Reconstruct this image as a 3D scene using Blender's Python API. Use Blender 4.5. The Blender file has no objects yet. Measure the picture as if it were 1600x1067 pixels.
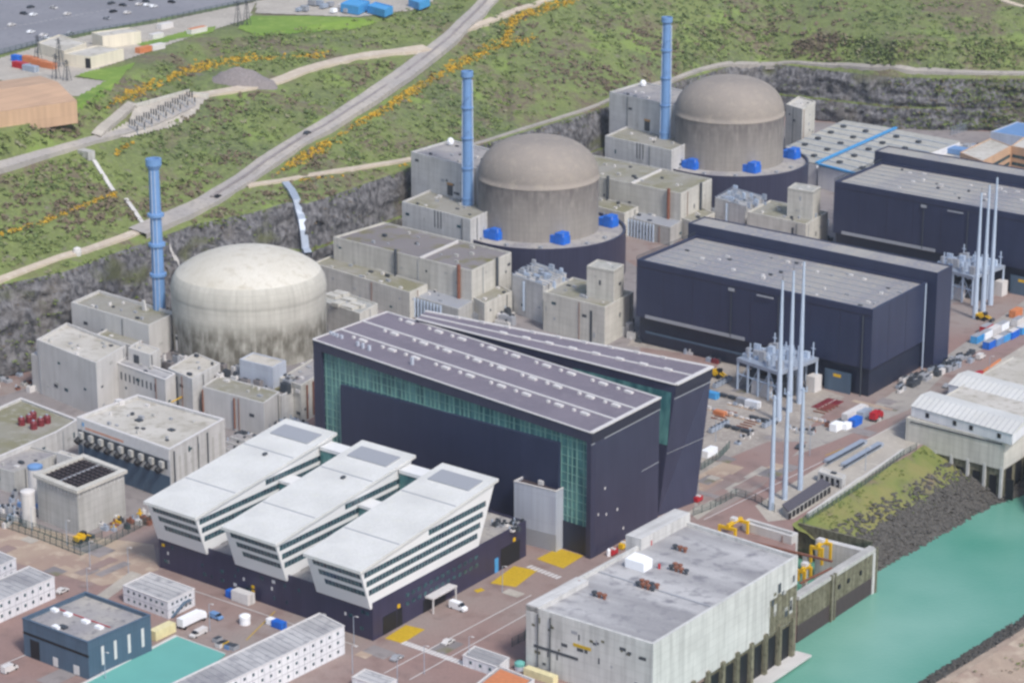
import bpy, math, random
from mathutils import Vector, noise
from mathutils.bvhtree import BVHTree
random.seed(7)
SC = bpy.context.scene
COL = SC.collection
# ------------------------------------------------------------------ survey: camera station and sight lines
F = 4100.0; TH = math.radians(17.4); H = 328.0
SN, CS = math.sin(TH), math.cos(TH)
OFF = Vector((0, 0, 0))
def P(x, y, z=0.0):
    """ground position of a sight line (measured on the 1600 px photograph) at height z, in metres"""
    u = x-800.0; v = y-533.5; d = (H-z)/(F*SN+v*CS)
    return Vector((u*d, (F*CS-v*SN)*d, z))+OFF
def ray(x, y):
    u = x-800.0; v = y-533.5
    return Vector((u, F*CS-v*SN, -(F*SN+v*CS))).normalized()
def on_plane(p, q, x, y):
    """point on the upright plane through p and q"""
    d = ray(x, y); e = (q-p); n = Vector((-e.y, e.x, 0))
    p = p-OFF; t = (p.x*n.x+p.y*n.y)/(d.x*n.x+d.y*n.y)
    return Vector((0, 0, H))+d*t+OFF
def proj(p):
    p = p-OFF; dz = p.z-H; d = p.y*CS-dz*SN; return 800+F*p.x/d, 533.5-F*(p.y*SN+dz*CS)/d
def hz(x, yb, yt, z0=0.0):
    """height whose top is seen at yt when its foot is seen at yb"""
    p = P(x, yb, z0); lo, hi = z0-60, z0+200
    for _ in range(40):
        m = (lo+hi)/2
        if proj(Vector((p.x, p.y, m)))[1] > yt: lo = m
        else: hi = m
    return m
cam = bpy.data.cameras.new('camera'); co = bpy.data.objects.new('camera', cam); COL.objects.link(co)
co.location = (0, 0, H); co.rotation_euler = (math.radians(90)-TH, 0, 0)
cam.sensor_width = 36; cam.lens = 36*F/1600; cam.clip_start = 5; cam.clip_end = 30000
SC.camera = co
AD = Vector((math.cos(math.radians(-39.7)), math.sin(math.radians(-39.7)), 0))
BD = Vector((math.cos(math.radians(54)), math.sin(math.radians(54)), 0))
UP = Vector((0, 0, 1))
# ------------------------------------------------------------------ materials
M = {}
def nm(name):
    m = bpy.data.materials.new(name); m.use_nodes = True; M[name] = m
    nt = m.node_tree; b = nt.nodes['Principled BSDF']
    return m, nt, b
def lin(c): return tuple(((v/12.92) if v <= .04045 else ((v+.055)/1.055)**2.4) for v in c)+(1,)
def hx(h): return lin(tuple(int(h[i:i+2], 16)/255 for i in (0, 2, 4)))
def node(nt, t, **k):
    n = nt.nodes.new(t)
    for a, v in k.items():
        if a in n.inputs: n.inputs[a].default_value = v
        else: setattr(n, a, v)
    return n
def mixc(nt, fac, a, b, blend='MIX'):
    n = nt.nodes.new('ShaderNodeMix'); n.data_type = 'RGBA'; n.blend_type = blend
    for s, v in ((0, fac), (6, a), (7, b)):
        if hasattr(v, 'is_output'): nt.links.new(v, n.inputs[s])
        else: n.inputs[s].default_value = v
    return n.outputs[2]
def ramp(nt, src, lo, hi):
    n = nt.nodes.new('ShaderNodeMapRange'); n.inputs[1].default_value = lo; n.inputs[2].default_value = hi
    nt.links.new(src, n.inputs[0]); return n.outputs[0]
def nz(nt, co, scale, sx=(1, 1, 1), detail=4):
    mp = nt.nodes.new('ShaderNodeMapping'); mp.inputs[3].default_value = sx
    nt.links.new(co, mp.inputs[0])
    n = nt.nodes.new('ShaderNodeTexNoise'); n.inputs['Scale'].default_value = scale; n.inputs['Detail'].default_value = detail
    nt.links.new(mp.outputs[0], n.inputs['Vector']); return n.outputs['Fac']
def plain(name, c, rough=.7, metal=0, var=.18, sc=.6):
    m, nt, b = nm(name); tc = node(nt, 'ShaderNodeTexCoord').outputs['Object']
    c = hx(c) if isinstance(c, str) else c
    f = ramp(nt, nz(nt, tc, sc), .3, .7)
    d = tuple(v*(1-var) for v in c[:3])+(1,)
    nt.links.new(mixc(nt, f, d, c), b.inputs['Base Color'])
    b.inputs['Roughness'].default_value = rough; b.inputs['Metallic'].default_value = metal
    return m
def bump(nt, b, h, s=.3, dist=.1):
    n = nt.nodes.new('ShaderNodeBump'); n.inputs['Strength'].default_value = s; n.inputs['Distance'].default_value = dist
    nt.links.new(h, n.inputs['Height']); nt.links.new(n.outputs[0], b.inputs['Normal'])
def concrete(name, c, dark, streak=.5, panel=True, moss=None, lo=.42, hi=.75, pw=3.6, zst=None):
    m, nt, b = nm(name); t = node(nt, 'ShaderNodeTexCoord'); tc = t.outputs['Object']; uv = t.outputs['UV']
    c = hx(c); dark = hx(dark)
    f1 = ramp(nt, nz(nt, tc, .12, detail=6), .35, .7)
    f2 = ramp(nt, nz(nt, uv, .55, (1, .07, 1), 6), lo, hi)
    col = mixc(nt, f1, c, tuple(v*.86 for v in c[:3])+(1,))
    ms = nt.nodes.new('ShaderNodeMath'); ms.operation = 'MULTIPLY'; ms.inputs[1].default_value = streak
    nt.links.new(f2, ms.inputs[0]); col = mixc(nt, ms.outputs[0], col, dark)
    if panel:
        br = nt.nodes.new('ShaderNodeTexBrick'); nt.links.new(uv, br.inputs['Vector'])
        br.offset = 0; br.inputs['Scale'].default_value = 1; br.inputs['Brick Width'].default_value = pw; br.inputs['Row Height'].default_value = 2.6
        br.inputs['Mortar Size'].default_value = .1; br.inputs['Mortar Smooth'].default_value = .6
        br.inputs['Color1'].default_value = (1, 1, 1, 1); br.inputs['Color2'].default_value = (.93, .93, .93, 1); br.inputs['Mortar'].default_value = (.8, .8, .8, 1)
        col = mixc(nt, 1.0, col, br.outputs[0], 'MULTIPLY')
    f3 = ramp(nt, nz(nt, tc, .8, detail=6), .45, .8)
    col = mixc(nt, f3, col, tuple(v*.72 for v in dark[:3])+(1,)) if streak > .6 else col
    if moss:
        f4 = ramp(nt, nz(nt, tc, .09, detail=7), .48, .62)
        col = mixc(nt, f4, col, hx(moss))
    if zst:      # weather stain: height band with ragged edges
        sp = node(nt, 'ShaderNodeSeparateXYZ'); nt.links.new(tc, sp.inputs[0])
        r1 = ramp(nt, sp.outputs[2], zst[0], zst[1]); r2 = ramp(nt, sp.outputs[2], zst[3], zst[2])
        mm = nt.nodes.new('ShaderNodeMath'); mm.operation = 'MULTIPLY'; nt.links.new(r1, mm.inputs[0]); nt.links.new(r2, mm.inputs[1])
        f5 = ramp(nt, nz(nt, uv, .26, (.8, .5, 1), 9), .25, .6); m2 = nt.nodes.new('ShaderNodeMath'); m2.operation = 'MULTIPLY'; nt.links.new(mm.outputs[0], m2.inputs[0]); nt.links.new(f5, m2.inputs[1])
        col = mixc(nt, m2.outputs[0], col, hx(zst[4]))
    nt.links.new(col, b.inputs['Base Color']); b.inputs['Roughness'].default_value = .9
    return m
def cladding(name, c, period=1.2, rough=.45, var=.12, strength=.25, metal=.0):
    m, nt, b = nm(name); t = node(nt, 'ShaderNodeTexCoord'); uv = t.outputs['UV']
    c = hx(c)
    sp = node(nt, 'ShaderNodeSeparateXYZ'); nt.links.new(uv, sp.inputs[0])
    mu = nt.nodes.new('ShaderNodeMath'); mu.operation = 'MULTIPLY'; mu.inputs[1].default_value = 2*math.pi/period
    nt.links.new(sp.outputs[0], mu.inputs[0])
    si = nt.nodes.new('ShaderNodeMath'); si.operation = 'SINE'; nt.links.new(mu.outputs[0], si.inputs[0])
    r = ramp(nt, si.outputs[0], -1, 1)
    br = nt.nodes.new('ShaderNodeTexBrick'); nt.links.new(uv, br.inputs['Vector']); br.offset = 0
    br.inputs['Scale'].default_value = 1; br.inputs['Brick Width'].default_value = 7.2; br.inputs['Row Height'].default_value = 9.5
    br.inputs['Mortar Size'].default_value = .06; br.inputs['Color1'].default_value = (1, 1, 1, 1); br.inputs['Color2'].default_value = (.88, .88, .9, 1); br.inputs['Mortar'].default_value = (.72, .72, .75, 1)
    col = mixc(nt, r, tuple(v*(1-var) for v in c[:3])+(1,), c)
    col = mixc(nt, 1.0, col, br.outputs[0], 'MULTIPLY')
    f = ramp(nt, nz(nt, uv, .3, (1, .12, 1), 5), .4, .75)
    ms = nt.nodes.new('ShaderNodeMath'); ms.operation = 'MULTIPLY'; ms.inputs[1].default_value = .35
    nt.links.new(f, ms.inputs[0])
    col = mixc(nt, ms.outputs[0], col, tuple(min(1, v*1.35+.004) for v in c[:3])+(1,))
    nt.links.new(col, b.inputs['Base Color']); b.inputs['Roughness'].default_value = rough; b.inputs['Metallic'].default_value = metal
    bump(nt, b, r, strength, .08)
    return m
def patchy(name, c1, c2, c3=None, s1=.05, s2=.4, rough=.9, lo=.4, hi=.62, stripe=None):
    m, nt, b = nm(name); t = node(nt, 'ShaderNodeTexCoord'); tc = t.outputs['Object']; uv = t.outputs['UV']
    f = ramp(nt, nz(nt, uv if stripe else tc, s1, stripe or (1, 1, 1), detail=8), lo, hi)
    col = mixc(nt, f, hx(c1), hx(c2))
    if c3:
        g = ramp(nt, nz(nt, tc, s2, detail=8), .52, .72); col = mixc(nt, g, col, hx(c3))
    h = nz(nt, tc, 1.6, detail=5)
    hh = ramp(nt, h, .25, .75)
    col = mixc(nt, hh, mixc(nt, 1.0, col, (.82, .82, .82, 1), 'MULTIPLY'), col)
    nt.links.new(col, b.inputs['Base Color']); b.inputs['Roughness'].default_value = rough
    return m
concrete('concrete_pale', 'd0cfce', '8f8d8a', .42)
concrete('concrete_mid', 'bfbebb', '7f7d79', .5)
concrete('concrete_cream', 'cfccc4', '8f8c83', .42)
concrete('concrete_dirty', 'd0d0ce', '7c7c7c', .55, lo=.46, hi=.8)
concrete('concrete_smooth', 'cccac8', '9a9792', .3, panel=False)
concrete('concrete_wet', '8a8672', '4c4a38', .8, lo=.35, hi=.65)
concrete('containment_old', '9d9791', '75716f', .45, pw=2.4, lo=.4, hi=.72, zst=(26, 41, 44, 50, '6b6665'))
concrete('containment_new', 'c3c0b7', '97938a', .35, pw=3.0, lo=.5, hi=.8, zst=(8, 15, 24, 31, '676359'))
concrete('stained_band', 'bdb7a9', '6f6a60', .8, pw=3.0, lo=.42, hi=.66)
patchy('dome_old', '9c938b', '8f8882', 'a1988e', .04, .3)
patchy('dome_new', 'd6d2c8', 'ccc7bb', 'c3bdaf', .04, .3)
cladding('clad_dark', '2e3550')
cladding('clad_dark_epr', '37384e', 1.6)
cladding('clad_base', '22293d', 1.0)
cladding('clad_grey', 'b7bdc9', 2.0, .5, .05)
cladding('clad_white', 'e2e3e8', 1.2, .5, .05, .15)
cladding('clad_slate', '4d6276', 1.2, .5, .08)
cladding('clad_podium', '36344e', 1.2, .45, .15)
cladding('clad_tan', 'c2a184', 3.0, .7, .06)
cladding('clad_cream', 'ded6c3', 1.5, .7, .06)
plain('white_paint', 'e4e4e4', .5, var=.05, sc=.15)
patchy('roof_white', 'dfdfdc', 'd2d2cf', 'dadad4', .06, .35, rough=.55)
plain('trim_white', 'd6d3d2', .6, var=.1)
plain('panel_grey', '9ea1a8', .55, var=.1, sc=2)
plain('trim_dark', '2c2b3c', .5)
plain('blue_paint', '7096c6', .5, var=.14, sc=.25)
plain('blue_tarp', '1f6fd8', .55, var=.25)
plain('red_paint', 'b8202c', .5); plain('dark_red', '7d2a33', .5, var=.3)
plain('yellow_paint', 'e0b414', .55, var=.12); plain('yellow_floor', 'c8a61e', .8, var=.2, sc=.8)
plain('orange_paint', 'd08458', .6); plain('rust', '8a5a48', .8, var=.35)
plain('steel', 'a9b4c4', .45, .2, var=.15); plain('steel_pale', 'b9c8dc', .5, .1, var=.1)
plain('steel_dark', '4a5058', .6, .2); plain('black', '16181f', .6)
plain('green_mesh', '2f5650', .8, var=.3); plain('teal', '68aca4', .75, var=.08, sc=.1)
plain('tent_white', 'f2f4f8', .6, var=.04); plain('cream_paint', 'e6dcae', .7); plain('wood', 'b98f5a', .8)
plain('rubber', '1b1b1d', .8); plain('cloth_hivis', 'd8c020', .8)
plain('gravel_heap', '8f8888', .95, var=.35, sc=1.2); plain('gravel_dark', '5f5c66', .95, var=.4, sc=1.5)
plain('brown_roof', '4a3f40', .7, var=.2)
plain('sky_blue', '4ba0dc', .5); plain('leaf_edge', '6b7a36', .9, var=.3)
patchy('roof_gravel', '9a979a', 'b3aea8', '7f7d80', .06, .5)
patchy('roof_turbine', '8d8d94', 'a5a39f', 'b5aa9c', .05, .6, stripe=(1, .12, 1))
patchy('roof_purple', '746e7a', '7d7682', '807a84', .05, .3)
patchy('roof_moss', '9a978f', '87846a', 'a3a197', .05, .3)
patchy('roof_brown', '7f7a7b', '8c8788', '74703f', .03, .12, lo=.35, hi=.7)
patchy('roof_stained', 'c0bfc0', '98979a', '85848a', .07, .25, stripe=(.16, 1, 1))
patchy('roof_light', 'cbc7c0', 'b8b3a9', 'a09a8c', .05, .3)
patchy('roof_cream', 'b9b7af', 'a8a9a6', '96968f', .05, .4, stripe=(.15, 1, 1))
patchy('asphalt', '8d8787', '9a9392', '7c7576', .03, .2)
patchy('asphalt_red', '967c76', '988d88', '86706b', .012, .12)
patchy('yard_sand', 'b7a491', 'a48d80', 'c9b9a5', .03, .15)
patchy('road_grey', '9f9a95', 'aba59e', '8c8783', .04, .3)
patchy('track_grey', 'a7a29f', 'b5aea6', '95908c', .05, .4)
patchy('track_sand', 'c9bba9', 'bdb0a2', 'd4c9ba', .05, .3)
patchy('carpark', '85858c', '8f8f96', '7c7c84', .02, .3)
patchy('slab_pale', 'b9b2a8', 'aaa39a', 'c6c0b5', .05, .4)
patchy('pipe_yard', 'a9a199', '938b85', 'bdb5aa', .08, .6)
plain('rock_dark', '5f5c58', .95, var=.55, sc=.9)
# rock
m, nt, b = nm('rock'); tc = node(nt, 'ShaderNodeTexCoord').outputs['Object']
f = ramp(nt, nz(nt, tc, .4, (1, 1, .9), 12), .36, .66); g = ramp(nt, nz(nt, tc, .06, detail=5), .42, .62)
c_ = mixc(nt, f, hx('424246'), hx('7d7c7f')); c_ = mixc(nt, ramp(nt, nz(nt, tc, .05, (1, 1, .6), 6), .56, .74), c_, hx('67615a'))
c_ = mixc(nt, ramp(nt, nz(nt, tc, .03, (1, 1, 2), 8), .58, .68), c_, hx('5d6046'))
nt.links.new(c_, b.inputs['Base Color']); b.inputs['Roughness'].default_value = .95; bump(nt, b, nz(nt, tc, .5, (1, 1, .4), 10), 1.0, 1.5)
# grass
m, nt, b = nm('grass'); tc = node(nt, 'ShaderNodeTexCoord').outputs['Object']
c_ = mixc(nt, ramp(nt, nz(nt, tc, .018, detail=8), .4, .6), hx('6e7946'), hx('5a6443'))
c_ = mixc(nt, ramp(nt, nz(nt, tc, .03, detail=9), .5, .6), c_, hx('685d4f'))
c_ = mixc(nt, ramp(nt, nz(nt, tc, .045, detail=6), .56, .66), c_, hx('758845'))
c_ = mixc(nt, ramp(nt, nz(nt, tc, .5, detail=8), .45, .75), c_, hx('7c8852'))
c_ = mixc(nt, ramp(nt, nz(nt, tc, .22, detail=8), .6, .75), c_, hx('756f66'))
nt.links.new(c_, b.inputs['Base Color']); b.inputs['Roughness'].default_value = .95; bump(nt, b, nz(nt, tc, .6, detail=10), .8, .8)
patchy('lawn', '7d9a3c', '6a8a34', '8fa64c', .02, .2)
patchy('bank_grass', '85824f', '6f7d3e', '7d705c', .06, .12)
# water
m, nt, b = nm('sea_water'); t = node(nt, 'ShaderNodeTexCoord'); tc = t.outputs['Object']
w = nz(nt, tc, .012, (1, 1, 1), 4)
c_ = mixc(nt, ramp(nt, w, .3, .72), hx('3f8c78'), hx('7cab9c'))
nt.links.new(c_, b.inputs['Base Color']); b.inputs['Roughness'].default_value = .28; b.inputs['IOR'].default_value = 1.33
bump(nt, b, nz(nt, tc, .55, (1, 1.8, 1), detail=8), .6, .3)
# glazing
m, nt, b = nm('glass_green'); uv = node(nt, 'ShaderNodeTexCoord').outputs['UV']
f = ramp(nt, nz(nt, uv, .35, (1, .25, 1), 5), .35, .65)
nt.links.new(mixc(nt, f, hx('335f66'), hx('61918f')), b.inputs['Base Color']); b.inputs['Roughness'].default_value = .25
m, nt, b = nm('glass_dark'); uv = node(nt, 'ShaderNodeTexCoord').outputs['UV']
f = ramp(nt, nz(nt, uv, .8, (1, 1, 1), 3), .4, .6)
nt.links.new(mixc(nt, f, hx('1c3040'), hx('3d6268')), b.inputs['Base Color']); b.inputs['Roughness'].default_value = .2
plain('glass_car', '20242c', .15); plain('mullion', '7faaa0', .5)
def leafmat(name, a, bcol):
    m, nt, b = nm(name); tc = node(nt, 'ShaderNodeTexCoord').outputs['Object']
    nt.links.new(mixc(nt, ramp(nt, nz(nt, tc, .35, detail=6), .35, .65), hx(a), hx(bcol)), b.inputs['Base Color']); b.inputs['Roughness'].default_value = .9
leafmat('leaf_green', '68773f', '788650'); leafmat('leaf_dark', '5a6a3e', '687747'); leafmat('leaf_brown', '665b4b', '746856')
leafmat('leaf_yellow', 'cfa428', 'a38a34'); leafmat('leaf_pale', '7b7b5e', '88866c')
# ------------------------------------------------------------------ mesh builder
class MB:
    def __init__(s): s.v = []; s.f = []; s.m = []; s.mats = []; s.cur = 0
    def mat(s, name):
        if name not in s.mats: s.mats.append(name)
        s.cur = s.mats.index(name); return s
    def add(s, vs, fs):
        o = len(s.v); s.v += [tuple(v) for v in vs]
        for f in fs: s.f.append(tuple(i+o for i in f)); s.m.append(s.cur)
        return s
    def hexa(s, b, t):
        """b, t: same-length rings, counter-clockwise from above"""
        n = len(b); s.add(list(b)+list(t), [tuple(range(n-1, -1, -1)), tuple(range(n, 2*n))]+[(i, (i+1) % n, n+(i+1) % n, n+i) for i in range(n)]); return s
    def prism(s, poly, z0, z1):
        poly = ccw(poly)
        return s.hexa([Vector((p[0], p[1], z0)) for p in poly], [Vector((p[0], p[1], z1)) for p in poly])
    def box(s, o, a, la, b, lb, z0, z1):
        """o corner, a/b horizontal unit dirs"""
        return s.prism([o, o+a*la, o+a*la+b*lb, o+b*lb], z0, z1)
    def cbox(s, c, a, la, lb, z0, z1):
        b = Vector((-a.y, a.x, 0)); return s.box(c-a*la/2-b*lb/2, a, la, b, lb, z0, z1)
    def tube(s, p, q, r, r2=None, n=8):
        p = Vector(p); q = Vector(q); r2 = r if r2 is None else r2; d = (q-p).normalized()
        x = d.cross(UP); x = Vector((1, 0, 0)) if x.length < 1e-3 else x.normalized(); y = d.cross(x)
        a = [p+(x*math.cos(2*math.pi*i/n)+y*math.sin(2*math.pi*i/n))*r for i in range(n)]
        b = [q+(x*math.cos(2*math.pi*i/n)+y*math.sin(2*math.pi*i/n))*r2 for i in range(n)]
        return s.add(a+b, [tuple(range(n)), tuple(range(2*n-1, n-1, -1))]+[(i, n+i, n+(i+1) % n, (i+1) % n) for i in range(n)])
    def lathe(s, c, prof, n=48, a0=0, a1=2*math.pi, cap=False):
        full = abs(a1-a0-2*math.pi) < 1e-6; k = n if full else n+1; vs = []
        for r, z in prof:
            for i in range(k):
                a = a0+(a1-a0)*i/n; vs.append((c[0]+r*math.cos(a), c[1]+r*math.sin(a), z))
        fs = []
        for j in range(len(prof)-1):
            for i in range(n):
                i2 = (i+1) % k; fs.append((j*k+i, j*k+i2, (j+1)*k+i2, (j+1)*k+i))
        return s.add(vs, fs)
    def strip(s, L, R, dz=0):
        vs = []
        for a, b in zip(L, R): vs += [a, b]
        return s.add([Vector(v)+Vector((0, 0, dz)) for v in vs], [(2*i, 2*i+1, 2*i+3, 2*i+2) for i in range(len(L)-1)])
    def build(s, name, parent=None, origin=None, smooth=False):
        me = bpy.data.meshes.new(name); o = bpy.data.objects.new(name, me)
        if parent is not None:
            org = wloc(parent); o.parent = parent
            if origin is not None: o.location = Vector(origin)-org; org = Vector(origin)
        else:
            if origin is None:
                xs = [v[0] for v in s.v]; ys = [v[1] for v in s.v]; zs = [v[2] for v in s.v]
                origin = ((min(xs)+max(xs))/2, (min(ys)+max(ys))/2, min(zs))
            org = Vector(origin); o.location = org
        me.from_pydata([(v[0]-org.x, v[1]-org.y, v[2]-org.z) for v in s.v], [], s.f)
        for n in s.mats: me.materials.append(M[n])
        me.polygons.foreach_set('material_index', s.m)
        uv = me.uv_layers.new(name='UVMap'); dat = [0.0]*(2*len(me.loops)); me.update()
        ox, oy = org.x, org.y
        for p in me.polygons:
            n = p.normal
            if abs(n.z) < .75:
                l = math.hypot(n.x, n.y) or 1; tx, ty = -n.y/l, n.x/l
                for li, vi in zip(p.loop_indices, p.vertices):
                    c = me.vertices[vi].co; dat[2*li] = (c.x+ox)*tx+(c.y+oy)*ty; dat[2*li+1] = c.z+org.z
            else:
                for li, vi in zip(p.loop_indices, p.vertices):
                    c = me.vertices[vi].co; X = c.x+ox; Y = c.y+oy; dat[2*li] = X*AD.x+Y*AD.y; dat[2*li+1] = X*BD.x+Y*BD.y
        uv.data.foreach_set('uv', dat)
        if smooth: me.polygons.foreach_set('use_smooth', [True]*len(me.polygons))
        COL.objects.link(o); return o
def wloc(o):
    v = Vector((0, 0, 0))
    while o is not None: v += o.location; o = o.parent
    return v
def ccw(poly):
    a = sum(poly[i][0]*poly[(i+1) % len(poly)][1]-poly[(i+1) % len(poly)][0]*poly[i][1] for i in range(len(poly)))
    return list(poly) if a > 0 else list(reversed(poly))
def tag(o, label=None, cat=None, group=None, kind=None):
    if label: o['label'] = label
    if cat: o['category'] = cat
    if group: o['group'] = group
    if kind: o['kind'] = kind
    return o
def thing(name, label, cat, loc, group=None):
    o = bpy.data.objects.new(name, None); COL.objects.link(o); o.location = loc; o.empty_display_size = 1
    return tag(o, label, cat, group)
def copy_tree(o, parent=None):
    c = o.copy(); COL.objects.link(c); c.parent = parent
    for ch in [x for x in COL.objects if x.parent == o]: copy_tree(ch, c)
    return c
def cen(poly, z=0): n = len(poly); return Vector((sum(p[0] for p in poly)/n, sum(p[1] for p in poly)/n, z))
def inset(poly, d):
    poly = ccw(poly); n = len(poly); out = []
    for i in range(n):
        p0, p1, p2 = Vector(poly[i-1][:2]), Vector(poly[i][:2]), Vector(poly[(i+1) % n][:2])
        e1 = (p1-p0).normalized(); e2 = (p2-p1).normalized(); n1 = Vector((-e1.y, e1.x)); n2 = Vector((-e2.y, e2.x))
        b = (n1+n2); k = d/max(.3, (b.length_squared/2)); out.append(Vector((p1.x+b.x*k, p1.y+b.y*k, 0)))
    return out
def quad(a, b, c, z, d=None):
    """world corners of a flat roof from measured left, near and right corners (far corner by parallelogram)"""
    a, b, c = P(*a, z), P(*b, z), P(*c, z)
    return [a, b, c, P(*d, z) if d else a+c-b]
def slab_walls(mb, poly, z0, z1, par=.9, w=.6):
    """outer walls, parapet top and inner parapet faces, open for a roof sheet"""
    poly = ccw(poly); ins = inset(poly, w); n = len(poly)
    vs = [Vector((p[0], p[1], z0)) for p in poly]+[Vector((p[0], p[1], z1)) for p in poly]+[Vector((p[0], p[1], z1)) for p in ins]+[Vector((p[0], p[1], z1-par)) for p in ins]
    fs = []
    for k in range(3):
        for i in range(n): fs.append((k*n+i, k*n+(i+1) % n, (k+1)*n+(i+1) % n, (k+1)*n+i))
    mb.add(vs, fs); return ins
CLUT = random.Random(77)
def clutter(root, poly, z1, z0, par):
    ps = ccw(poly); n = len(ps)
    for i in range(n):
        p, q = ps[i], ps[(i+1) % n]; L = wlen(p, q); nx = q.y-p.y; ny = p.x-q.x
        if p.x*nx+p.y*ny > 0 or L < 8: continue          # only sides that face the water
        for _ in range(int(L*(z1-z0)/130)+1):
            s = CLUT.uniform(1, L-3); z = CLUT.uniform(z0+1, max(z0+1.5, z1-4)); a, h = CLUT.choice([(1, 1), (1.6, .8), (.9, 2.1), (2.4, 1.2)])
            m = MB().mat(CLUT.choice(['steel_dark', 'glass_dark', 'concrete_mid', 'panel_grey'])); wall_box(m, p, q, s, min(s+a, L-.3), z, z+h, .1); m.build('wall_vent', root)
        if L > 14: pipe_on(root, p, q, CLUT.uniform(2, L-2), z0+.2, z1-.6, .14, CLUT.choice(['steel_dark', 'rust', 'panel_grey']))
    if n == 4:
        a = wlen(ps[0], ps[1])*wlen(ps[1], ps[2])
        for _ in range(min(12, int(a/90)+1)):
            u, v = CLUT.uniform(.12, .88), CLUT.uniform(.12, .88); p = ps[0]+(ps[1]-ps[0])*u+(ps[3]-ps[0])*v; zr = z1-par
            m = MB().mat(CLUT.choice(['panel_grey', 'trim_white', 'steel_dark', 'concrete_mid'])); m.cbox(Vector((p.x, p.y, 0)), AD, CLUT.uniform(.6, 2.2), CLUT.uniform(.6, 1.4), zr-.05, zr+CLUT.uniform(.4, 1.3)); m.build('roof_unit', root)
def building(name, label, poly, z1, z0=0, wall='concrete_pale', roof='roof_gravel', par=.9, w=.6, cat='building', group=None, cap=None):
    root = thing(name, label, cat, cen(poly, z0), group)
    if wall.startswith('concrete'): clutter(root, poly, z1, z0, par)
    mb = MB().mat(wall); ins = slab_walls(mb, poly, z0, z1, par, w); mb.build('wall', root)
    r = MB().mat(roof).add([Vector((p[0], p[1], z1-par)) for p in ins], [tuple(range(len(ins)))]); r.build('roof', root)
    if cap:
        c = MB().mat(cap); pl = ccw(poly); o2 = inset(pl, -.15); i2 = inset(pl, w+.1)
        n = len(pl)
        vs = [Vector((p[0], p[1], z)) for p, z in [(q, z1+.03) for q in o2]+[(q, z1+.25) for q in o2]+[(q, z1+.25) for q in i2]+[(q, z1+.03) for q in i2]]
        fs = [(k*n+i, k*n+(i+1) % n, ((k+1) % 4)*n+(i+1) % n, ((k+1) % 4)*n+i) for k in range(4) for i in range(n)]
        c.add(vs, fs).build('parapet_cap', root)
    return root
def wall_box(mb, p, q, s0, s1, z0, z1, out=.12, depth=.3):
    """box on wall p->q (outside on the right-hand side walking p->q), s in metres from p"""
    e = (Vector((q.x, q.y, 0))-Vector((p.x, p.y, 0))); L = e.length; e.normalize(); n = Vector((e.y, -e.x, 0))
    o = Vector((p.x, p.y, 0))+e*s0-n*(depth-out)
    mb.box(o, e, s1-s0, n, depth, z0, z1)
def wall_sz(p, q, x, y):
    w = on_plane(p, q, x, y); e = Vector((q.x-p.x, q.y-p.y, 0)).normalized()
    return (w.x-p.x)*e.x+(w.y-p.y)*e.y, w.z
def dist2(a, b): return math.hypot(a[0]-b[0], a[1]-b[1])
def wlen(p, q): return dist2(p, q)
def bar3(m, p, q, w, h, lift0=0.0):
    d = (q-p); d.z = 0; d.normalize(); nn = Vector((-d.y, d.x, 0))*w/2
    m.hexa([p-nn+UP*lift0, q-nn+UP*lift0, q+nn+UP*lift0, p+nn+UP*lift0], [p-nn+UP*(h+lift0), q-nn+UP*(h+lift0), q+nn+UP*(h+lift0), p+nn+UP*(h+lift0)])
# ------------------------------------------------------------------ terrain
def interp(pts, x):
    if x <= pts[0][0]: return pts[0][1:]
    for a, b in zip(pts, pts[1:]):
        if x <= b[0]:
            t = (x-a[0])/(b[0]-a[0]); return tuple(a[i]+(b[i]-a[i])*t for i in range(1, len(a)))
    return pts[-1][1:]
C1 = [(-400, 575, 35), (-200, 512, 35), (0, 445, 35), (100, 425, 35), (200, 388, 35), (240, 375, 35), (300, 352, 35), (400, 331, 35), (450, 316, 35), (480, 318, 35), (520, 305, 35), (640, 263, 35), (745, 229, 35), (955, 166, 34), (1050, 131, 31), (1160, 99, 29), (1200, 99, 28), (1300, 111, 27), (1390, 121, 27), (1500, 124, 27), (1600, 124, 27), (1800, 122, 27), (2200, 118, 27)]
CM = [(-400, 390, 59), (-200, 325, 60), (0, 270, 61), (150, 226, 62), (300, 168, 63), (440, 135, 64), (560, 104, 65), (680, 82, 62), (770, 62, 60), (900, 55, 58), (1050, 42, 53), (1100, 36, 50), (1200, 44, 43), (1400, 64, 46), (1600, 60, 46), (1800, 60, 46), (2200, 60, 46)]
C2 = [(-400, 300, 75), (-200, 262, 75), (0, 209, 75), (120, 167, 75), (200, 120, 75), (300, 72, 75), (400, 54, 75), (600, 24, 75), (700, 0, 76), (770, -15, 80), (1000, -60, 76), (1200, -60, 70), (1300, -60, 72), (1800, -60, 72), (2200, -60, 72)]
C3 = [(-400, -90, 75), (640, -95, 75), (900, -100, 84), (2200, -110, 84)]
C4 = [(-400, -250, 75.2), (640, -250, 76), (2200, -250, 90)]
C5 = [(-400, -520, 80), (2200, -520, 90)]
def cpt(C, x):
    y, z = interp(C, x); return P(x, y, z)
def base_pt(x, back, z):
    p = cpt(C1, x); h = Vector((p.x, p.y, 0)).normalized(); q = p-h*back; q.z = z; return q
def ledge(x):
    zt = interp(C1, x)[1]; k = min(1, max(0, (x-380)/60))*(1 if x < 1420 else max(0, 1-(x-1420)/80)); return zt*.42, k
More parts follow.
